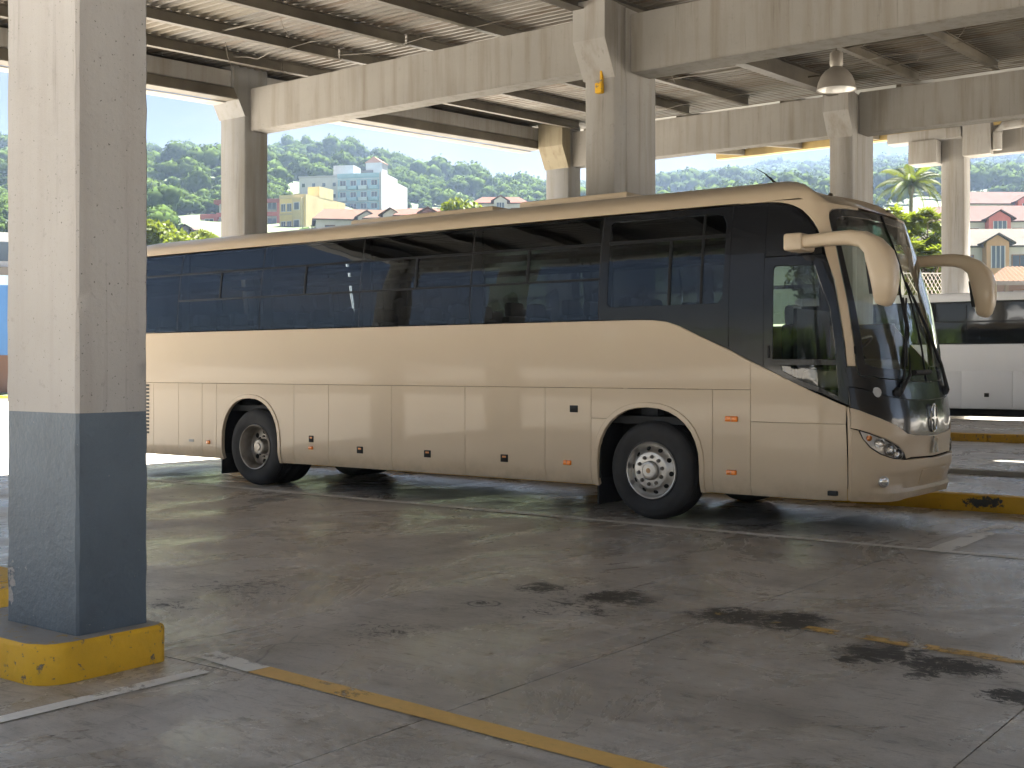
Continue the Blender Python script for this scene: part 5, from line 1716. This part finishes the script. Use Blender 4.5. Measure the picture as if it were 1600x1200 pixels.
zz = 1.57 + (574 - 452) / 1900 * 66 - 3.5
bx('board', M['yellow'], sg, -.14, .14, 0, .03, zz + 3.5 - 3.5 - .22, zz + .22)
bx('stripe', M['trim'], sg, -.08, .06, -.006, -.001, zz - .05, zz + .05)
MB().tube([(0, .05, -3.5), (0, .05, zz + .1)], .03, 8).build('post', M['steel'], sg)

# lattice fence right of the mirror
d = 50.
p = place(1456, d); s = d / 1900
z0, z1 = 1.57 + (574 - 462) * s, 1.57 + (574 - 428) * s
ft = thing('lattice_fence', 'grey diamond lattice fence behind the bus mirror', 'fence', (p.x, p.y, 0), None, HZ)
W_ = 2.4
for k in range(-9, 18):
    for sg_ in (-1, 1):
        x0_ = -W_ / 2 + k * .16
        h = z1 - z0
        pts = [(x0_, 0.01 * sg_, z0), (x0_ + sg_ * h * .55, .01 * sg_, z1)]
        if min(p_[0] for p_ in pts) < -W_ / 2 or max(p_[0] for p_ in pts) > W_ / 2: continue
        MB().tube(pts, .016, 4).build('slat', M['rim_dull'], ft)
bx('rail', M['col'], ft, -W_ / 2, W_ / 2, -.03, .03, z0 - .12, z0)
bx('rail', M['col'], ft, -W_ / 2, W_ / 2, -.03, .03, z1, z1 + .05)
for x in (-W_ / 2, W_ / 2):
    bx('post', M['col'], ft, x - .05, x + .05, -.05, .05, 0, z1 + .1)
bx('wall', wall_mat('fence_wall', (.2, .19, .17)), ft, -W_ / 2, W_ / 2, -.1, .1, 0, z0 - .12)

def shop():
    d = 62.
    p = place(-20, d); s = d / 1900
    t_ = thing('blue_shop', 'blue fronted shop building glimpsed left of the nearest column', 'shop', (p.x, p.y, 0), None, HZ + R(15))
    h1 = 1.57 + (574 - 445) * s
    bx('wall', wall_mat('shop_blue', (.05, .12, .26)), t_, -4, 1.5, 0, 6, 2.2, h1)
    bx('fascia', wall_mat('shop_pale_blue', (.30, .40, .52)), t_, -4.1, 1.6, -.1, 6.1, h1 + .002, h1 + .5)
    bx('roof', wall_mat('pale_roof_sheet', (.10, .094, .086)), t_, -4.4, 1.9, -.4, 6.4, h1 + .502, h1 + .9)
    bx('upper_floor', FR_W, t_, -3.8, 1.2, 1, 5, h1 + .902, h1 + 2.8)
    for x in (-2.5, -.8, .6):
        bx('window', M['win'], t_, x - .4, x + .4, .95, .998, h1 + 1.3, h1 + 2.3)
        bx('doorway', wall_mat('shop_inside', (.10, .06, .04)), t_, x - .6, x + .6, .05, .3, 0, 2.198)
    for x in (-3.9, -1.65, .0, 1.4):
        bx('pillar', wall_mat('shop_pillar', (.22, .16, .12)), t_, x - .12, x + .12, 0, .25, 0, 2.198)
    bx('back_wall', wall_mat('shop_inside', (.10, .06, .04)), t_, -4, 1.5, 5, 6, 0, 2.198)
shop()
p = bearing_point(-30, 58)
kk = thing('yellow_kerb', 'thin yellow kerb by the blue shop at the far left edge', 'kerb', (p.x, p.y, 0), 'yellow kerbs', HZ + R(15))
bx('kerb_stone', M['yellow'], kk, -6, 2.2, 0, .4, -.02, .2)
bx('kerb_stone', M['kerb'], kk, -6, 2.2, -.1, -.002, -.02, .08)

# ------------------------------------------------------------------ vegetation
def leaf_mat(name, c0, c1, trans=.35, rough=.6):
    t = NT(name)
    w = t.pos('world')
    f = t.noise(w, .9, 4, .6)
    f2 = t.noise(w, .06, 3, .5)
    c = t.mix(t.ramp(f, [(.3, 0), (.7, 1)]), c0, c1)
    c = t.mix(t.math('MULTIPLY', t.ramp(f2, [(.35, 0), (.65, 1)]), .5), c, tuple(x * 1.25 for x in c1))
    d = t.n('ShaderNodeBsdfPrincipled')
    t.l(c, d.inputs['Base Color']); d.inputs['Roughness'].default_value = rough
    d.inputs['Specular IOR Level'].default_value = .3 if trans > .25 else 0.
    tr = t.n('ShaderNodeBsdfTranslucent')
    t.l(t.mix(.5, c, (c1[0] * 1.5, c1[1] * 1.5, c1[2] * .6)), tr.inputs[0])
    mx = t.n('ShaderNodeMixShader'); mx.inputs[0].default_value = trans
    t.l(d.outputs[0], mx.inputs[1]); t.l(tr.outputs[0], mx.inputs[2])
    t.l(mx.outputs[0], t.out.inputs[0])
    return t.m
M['forest'] = leaf_mat('forest_leaf', (.022, .042, .011), (.050, .074, .017), .08)
M['forest2'] = leaf_mat('far_forest_leaf', (.022, .040, .012), (.046, .066, .018), .08)
M['leaf_y'] = leaf_mat('bright_leaf', (.045, .075, .010), (.11, .135, .015), .4)
M['leaf_d'] = leaf_mat('dark_leaf', (.018, .038, .008), (.05, .075, .016), .3)
M['leaf_p'] = leaf_mat('palm_leaf', (.030, .055, .010), (.085, .10, .018), .35)
M['bark'] = plain('bark', (.16, .12, .085), .9, 0, .35, 4)

def ico(sub):
    bm = bmesh.new(); bmesh.ops.create_icosphere(bm, subdivisions=sub, radius=1)
    bm.verts.index_update()
    V = np.array([v.co[:] for v in bm.verts]); F = np.array([[v.index for v in f.verts] for f in bm.faces]); bm.free()
    return V, F
def crown_tpl(seed, sub, lobes, leaves, lsz=1.):
    rng = np.random.RandomState(seed)
    Vs, Fs, n = [], [], 0
    bv, bf = ico(sub)
    for k in range(lobes):
        c = rng.normal(0, 1, 3); c /= np.linalg.norm(c); c *= .55 * rng.rand() ** .5 + (.1 if lobes > 1 else 0); c[2] = abs(c[2]) * .7
        r = rng.uniform(.38, .62) if lobes > 1 else 1.
        V = bv * r
        q = np.array([1 + .34 * mnoise.noise(Vector((v[0] * 3.2 + seed * 7, v[1] * 3.2 + k * 3, v[2] * 3.2))) for v in V])
        V = V * q[:, None] * np.array([1, 1, .78]) + c
        Vs.append(V); Fs.append(bf + n); n += len(V)
    V = np.vstack(Vs); F = np.vstack(Fs)
    if leaves:                        # ragged leaf sprays on the surface
        idx = rng.randint(0, len(F), leaves)
        cc = V[F[idx]].mean(1)
        d = cc - np.array([0, 0, .1]); d /= np.linalg.norm(d, axis=1)[:, None]
        cc = cc + d * rng.uniform(-.02, .20, (leaves, 1))
        a = rng.normal(0, 1, (leaves, 3)); a -= d * (a * d).sum(1)[:, None] * .75
        b = np.cross(d, a) + rng.normal(0, .35, (leaves, 3)) * np.linalg.norm(a, axis=1)[:, None]
        s = rng.uniform(.10, .20, (leaves, 1)) * lsz
        a = a / np.linalg.norm(a, axis=1)[:, None] * s; b = b / np.linalg.norm(b, axis=1)[:, None] * s
        LV = np.stack([cc - a, cc + b, cc + a], 1).reshape(-1, 3)
        LF = np.arange(leaves * 3).reshape(-1, 3) + len(V)
        V = np.vstack([V, LV]); F = np.vstack([F, LF])
    return V, F
def scatter_forest(name, pts, tpls, mat):
    Vs, Fs, n = [], [], 0
    rng = np.random.RandomState(3)
    for (x, y, z, r, hz) in pts:
        V, F = tpls[rng.randint(len(tpls))]
        a = rng.uniform(0, 2 * math.pi); c, s = math.cos(a), math.sin(a)
        W_ = np.empty_like(V)
        W_[:, 0] = (V[:, 0] * c - V[:, 1] * s) * r + x
        W_[:, 1] = (V[:, 0] * s + V[:, 1] * c) * r + y
        W_[:, 2] = V[:, 2] * r * hz + z
        Vs.append(W_); Fs.append(F + n); n += len(V)
    V = np.vstack(Vs).astype(np.float32); F = np.vstack(Fs).astype(np.int32)
    me = bpy.data.meshes.new(name)
    me.vertices.add(len(V)); me.vertices.foreach_set('co', V.ravel())
    me.loops.add(F.size); me.loops.foreach_set('vertex_index', F.ravel())
    me.polygons.add(len(F))
    me.polygons.foreach_set('loop_start', np.arange(0, F.size, 3, dtype=np.int32))
    me.update(calc_edges=True)
    o = link_mesh(name, me, mat)
    return tag(o, kind='stuff')

rng = np.random.RandomState(11)
pts = []
BLD = [(593, 310), (560, 315), (500, 315), (477, 203), (500, 205), (438, 214), (380, 215), (320, 215)]
while len(pts) < 3600:
    px = rng.uniform(-420, 1330); d = 150 + (640 - 150) * rng.rand() ** .75
    if px > 1250 - 0 and d < 400: continue
    p = bearing_point(px, d)
    z = terr_at(p.x, p.y)
    if z < 3: continue
    # leave the town clear
    if d < 260 and 400 < px < 860 and rng.rand() < .75: continue
    if d < 345 and 440 < px < 660 and d > 180: continue
    if 330 < d < 362 and 228 < px < 315: continue
    if 300 < d < 345 and 225 < px < 316 and rng.rand() < .6: continue
    if d < 235 and 250 < px < 450: continue
    r = rng.uniform(2.4, 4.8) * (1.4 if rng.rand() < .12 else 1) * (.8 if d < 300 else 1)
    hz = rng.uniform(.85, 1.25)
    pts.append((p.x, p.y, z + r * hz * .62, r, hz))
# ridge line trees stand a little taller
for px in np.arange(-380, 1000, 7.5):
    if rng.rand() < .25: continue
    d = R1 + rng.uniform(-20, 15)
    p = bearing_point(px + rng.uniform(-3, 3), d)
    r = rng.uniform(2.2, 5.4)
    pts.append((p.x, p.y, terr_at(p.x, p.y) + r * .8 + rng.uniform(0, 2.5), r, rng.uniform(.9, 1.35)))
T1 = [crown_tpl(s_, 1, 6, 380, .72) for s_ in range(6)]
T0 = [crown_tpl(60 + s_, 1, 7, 1500, .42) for s_ in range(6)]
near_ = [q_ for q_ in pts if (-SN * q_[0] + CS * q_[1]) < 330]
far_ = [q_ for q_ in pts if (-SN * q_[0] + CS * q_[1]) >= 330]
scatter_forest('forest', far_, T1, M['forest'])
scatter_forest('near_forest', near_, T0, M['forest'])
pts = []
while len(pts) < 5200:
    px = rng.uniform(500, 2300); d = 330 + (1130 - 330) * rng.rand() ** .7
    p = bearing_point(px, d)
    if terrain(px, d) < 3: continue
    hr1 = (574 - ridge(px, RIDGE1))
    z = terr_at(p.x, p.y)
    if d < 1000 and (z - EYE) / d * 1900 < hr1 * .85 and d > R1: continue
    if px < 1100 and d < R1: continue
    r = rng.uniform(4., 8.)
    hz = rng.uniform(.8, 1.2)
    pts.append((p.x, p.y, z + r * hz * .55, r, hz))
for px in np.arange(780, 2000, 5):
    d = R2 + rng.uniform(-30, 20)
    p = bearing_point(px + rng.uniform(-3, 3), d)
    r = rng.uniform(3, 7.)
    pts.append((p.x, p.y, terr_at(p.x, p.y) + r * .7 + rng.uniform(0, 3), r, rng.uniform(.9, 1.3)))
T2 = [crown_tpl(20 + s_, 1, 3, 110) for s_ in range(5)]
scatter_forest('far_forest', pts, T2, M['forest2'])

def limb(b, p0, p1, r0, r1, n=5, wob=.12):
    p0, p1 = Vector(p0), Vector(p1)
    pts_, rr = [], []
    for i in range(n + 1):
        f_ = i / n
        q = p0.lerp(p1, f_) + Vector((random.uniform(-1, 1), random.uniform(-1, 1), 0)) * wob * (p1 - p0).length * .25 * math.sin(math.pi * f_)
        pts_.append(q); rr.append(r0 + (r1 - r0) * f_)
    b.tube(pts_, rr, 7)
def leafy_tree(px, d, ybase, ytop, wpx, mat, label, leaf=.32, nleaf=2600, seed=1, group=None, name='broadleaf_tree', rosette=False, flat=.8):
    s = d / 1900
    rng = np.random.RandomState(seed)
    p = place(px, d)
    z1 = EYE + (574 - ytop) * s
    z0 = max(p.z - .3, 0) if ybase is None else EYE + (574 - ybase) * s
    W_ = wpx * s / 2
    t_ = thing(name, label, 'tree', (p.x, p.y, z0), group)
    H = z1 - z0
    b = MB()
    base = Vector((p.x, p.y, z0))
    fork = base + Vector((.1 * W_, 0, H * .45))
    limb(b, base, fork, .05 * H * .6 + .05, .03 * H + .04)
    cl = []
    nb = 40
    for k in range(nb):
        a = 2 * math.pi * k / nb + rng.uniform(-.3, .3)
        rad = W_ * rng.uniform(.25, .86)
        zz = z0 + H * rng.uniform(.40, .90)
        rr_ = math.sqrt(max(.05, 1 - ((zz - z0 - H * .6) / (H * .52)) ** 2))
        rr_ = max(rr_, .45)
        c = Vector((p.x + math.cos(a) * rad * rr_, p.y + math.sin(a) * rad * rr_, zz))
        limb(b, fork.lerp(base, rng.uniform(0, .25)), c, .03 * H * .6 + .02, .012)
        cl.append((c, W_ * rng.uniform(.30, .46)))
    cl.append((base + Vector((0, 0, H * .86)), W_ * .34))
    b.build('trunk', M['bark'], t_, 60)
    V, F = [], []
    per = nleaf // len(cl)
    off = OFF[t_.name]
    for c, r in cl:
        if rosette:
            for q in range(max(1, per // 9)):
                v = Vector(rng.normal(0, 1, 3)); v.normalize(); v.z = abs(v.z) * .8 + .1 * v.z
                cc = c + v * r * rng.uniform(.6, 1.)
                for j in range(9):
                    a = 2 * math.pi * j / 9 + rng.uniform(-.2, .2)
                    dr = Vector((math.cos(a), math.sin(a), rng.uniform(-.1, .9))).normalized()
                    si = dr.cross(Vector((0, 0, 1))).normalized() * leaf * .2
                    L = leaf * rng.uniform(.8, 1.25)
                    n0 = len(V)
                    V += [cc, cc + dr * L * .5 + si, cc + dr * L + Vector((0, 0, -.12 * L)), cc + dr * L * .5 - si]
                    F += [(n0, n0 + 1, n0 + 2, n0 + 3)]
        else:
            for q in range(per):
                v = Vector(rng.normal(0, 1, 3)); v.normalize()
                cc = c + Vector((v.x, v.y, v.z * flat)) * r * (rng.rand() ** .45)
                d1 = Vector(rng.normal(0, 1, 3)).normalized() * leaf * rng.uniform(.6, 1.2)
                d2 = d1.cross(Vector(rng.normal(0, 1, 3))).normalized() * leaf * .32
                n0 = len(V)
                V += [cc - d1 * .5, cc + d2, cc + d1 * .5, cc - d2]
                F += [(n0, n0 + 1, n0 + 2, n0 + 3)]
    mk('crown', V, F, mat, t_)
    return t_
TG = 'garden trees below the hill'
leafy_tree(1432, 60, None, 308, 118, M['leaf_y'], 'yellow green tree with large leaf rosettes below the palm', .40, 9000, 5, TG, rosette=True)
leafy_tree(1462, 64, None, 345, 90, M['leaf_d'], 'darker tree close behind the yellow green one', .36, 6000, 15, TG, rosette=True)
leafy_tree(1392, 66, None, 350, 80, M['leaf_d'], 'low dark tree left of the yellow green one', .36, 4000, 25, TG)
leafy_tree(728, 100, None, 306, 92, M['leaf_y'], 'bright yellow green tree topping out over the middle of the bus roof', .5, 7000, 6, TG)
leafy_tree(244, 82, None, 330, 72, M['leaf_y'], 'sunlit tree right beside the nearest column at the left', .42, 7000, 7, TG)
leafy_tree(300, 78, None, 352, 104, M['leaf_y'], 'low bright shrubby tree along the bus roof at the left', .38, 7000, 8, TG)
leafy_tree(215, 90, None, 372, 70, M['leaf_d'], 'dark tree behind the nearest column', .42, 2200, 9, TG)
leafy_tree(1532, 180, None, 312, 22, M['leaf_d'], 'narrow dark tree left of the red and white top house', .5, 900, 10, TG)
leafy_tree(600, 170, None, 345, 40, M['leaf_d'], 'dark bush between the low tiled houses', .5, 900, 12, TG)
leafy_tree(1180, 95, None, 330, 80, M['leaf_d'], 'tree behind the bus front', .45, 2000, 13, TG)
leafy_tree(1090, 90, None, 350, 120, M['leaf_y'], 'bright tree showing through the bus windows', .45, 2600, 14, TG)
leafy_tree(1290, 80, None, 360, 110, M['leaf_y'], 'bright tree showing through the bus door', .45, 2600, 16, TG)

def palm(px, d, ytop, label, seed, frl=4.0):
    s = d / 1900
    p = place(px, d)
    zt = EYE + (574 - ytop) * s
    z0 = p.z - .3
    rng = np.random.RandomState(seed)
    t_ = thing('palm_tree', label, 'palm', (p.x, p.y, z0))
    b = MB()
    n = 26
    for i in range(1): pass
    pts_ = [Vector((p.x + .5 * math.sin(i / n * 1.6), p.y, z0 + (zt - z0) * i / n)) for i in range(n + 1)]
    rr = [.24 - .10 * i / n + (.012 if i % 2 else 0) for i in range(n + 1)]
    b.tube(pts_, rr, 10).build('trunk', M['bark'], t_, 60)
    top_ = pts_[-1]
    MB().lathe([(0, -.9), (.22, -.7), (.30, -.2), (.22, .3), (0, .6)], top_, (0, 0, 1), 12).build('boss', M['bark'], t_, 60)
    for k in range(24):
        a = k * 2.39996 + rng.uniform(-.2, .2)
        el = 1.25 - 1.65 * (k / 24) + rng.uniform(-.1, .1)
        L = frl * rng.uniform(.85, 1.1) * (.8 if el > .9 else 1)
        V, F = [], []
        prev = top_ + Vector((0, 0, .3)); m = 13
        dirh = Vector((math.cos(a), math.sin(a), 0))
        rib = [prev.copy()]
        e_ = el
        for i in range(m):
            e_ -= (1.35 / m) * (.5 + 1.1 * i / m)
            prev = prev + (dirh * math.cos(e_) + Vector((0, 0, math.sin(e_)))) * (L / m)
            rib.append(prev.copy())
        sd = dirh.cross(Vector((0, 0, 1)))
        for i in range(1, m + 1):
            f_ = i / m
            tang = (rib[i] - rib[i - 1]).normalized()
            ll = .72 * math.sin(math.pi * min(1, .18 + .78 * f_)) ** .8 * frl / 4
            for sg_ in (-1, 1):
                for q in range(3):
                    base_ = rib[i - 1].lerp(rib[i], q / 3)
                    tip = base_ + (sd * sg_ * .72 + tang * .55 + Vector((0, 0, -.42 - .3 * rng.rand()))) * ll
                    wd = tang * .034
                    n0 = len(V)
                    V += [base_ - wd, base_ + wd, tip.lerp(base_, .4) + wd * .8 + Vector((0, 0, .05)), tip]
                    F += [(n0, n0 + 1, n0 + 2, n0 + 3)]
        bb_ = MB(); bb_.tube(rib, [.045 - .035 * i / m for i in range(m + 1)], 5); bb_.add(V, F)
        bb_.build('frond', M['leaf_p'] if k % 5 else M['leaf_y'], t_)
palm(1415, 108, 292, 'coconut palm rising above the yellow green tree', 3)

# reflected surroundings: trees and low town across the yard behind the camera
rng = np.random.RandomState(5)
pts = []
for k in range(420):
    a = rng.uniform(math.pi * .98, math.pi * 2.02); d = rng.uniform(62, 125)
    x, y = d * math.cos(a) * 1.3 - 10, d * math.sin(a)
    r = rng.uniform(2.4, 4.6)
    pts.append((x, y, r * rng.uniform(.7, 1.25), r, 1.))
for k in range(70):  # extra unseen trees beyond the bays, added to darken reflections in the bus nose
    r = rng.uniform(2.2, 3.8)
    pts.append((rng.uniform(-1, 18), rng.uniform(43, 52), r * rng.uniform(.6, 1.9), r, 1.))
scatter_forest('treeline_and_added_trees', pts, T2, M['forest2'])
tb, twn = MB(), MB()
for k in range(12):
    a = math.pi * (1.08 + .07 * k); d = rng.uniform(150, 190)
    x, y = d * math.cos(a) * 1.3 - 10, d * math.sin(a)
    h = rng.uniform(7, 13); w = rng.uniform(5, 9)
    tb.box(x - w, x + w, y - 4, y + 4, 0, h)
    for f in range(int(h / 3)):
        twn.box(x - w + .5, x + w - .5, y + 4.0, y + 4.03, f * 3 + 1.2, f * 3 + 2.4)
ft_ = tag(tb.build('far_town', FR_W), kind='stuff')
twn.build('window_band', M['win'], ft_)

# ------------------------------------------------------------------ air
t = NT('haze')
pv = t.n('ShaderNodeVolumePrincipled')
pv.inputs['Color'].default_value = (.49, .655, .98, 1)
pv.inputs['Density'].default_value = .00021
pv.inputs['Anisotropy'].default_value = .2
t.l(pv.outputs[0], t.out.inputs['Volume'])
hz = bx('haze', t.m, None, -1500, 1500, -400, 1560, -8, 209)
tag(hz, kind='stuff')
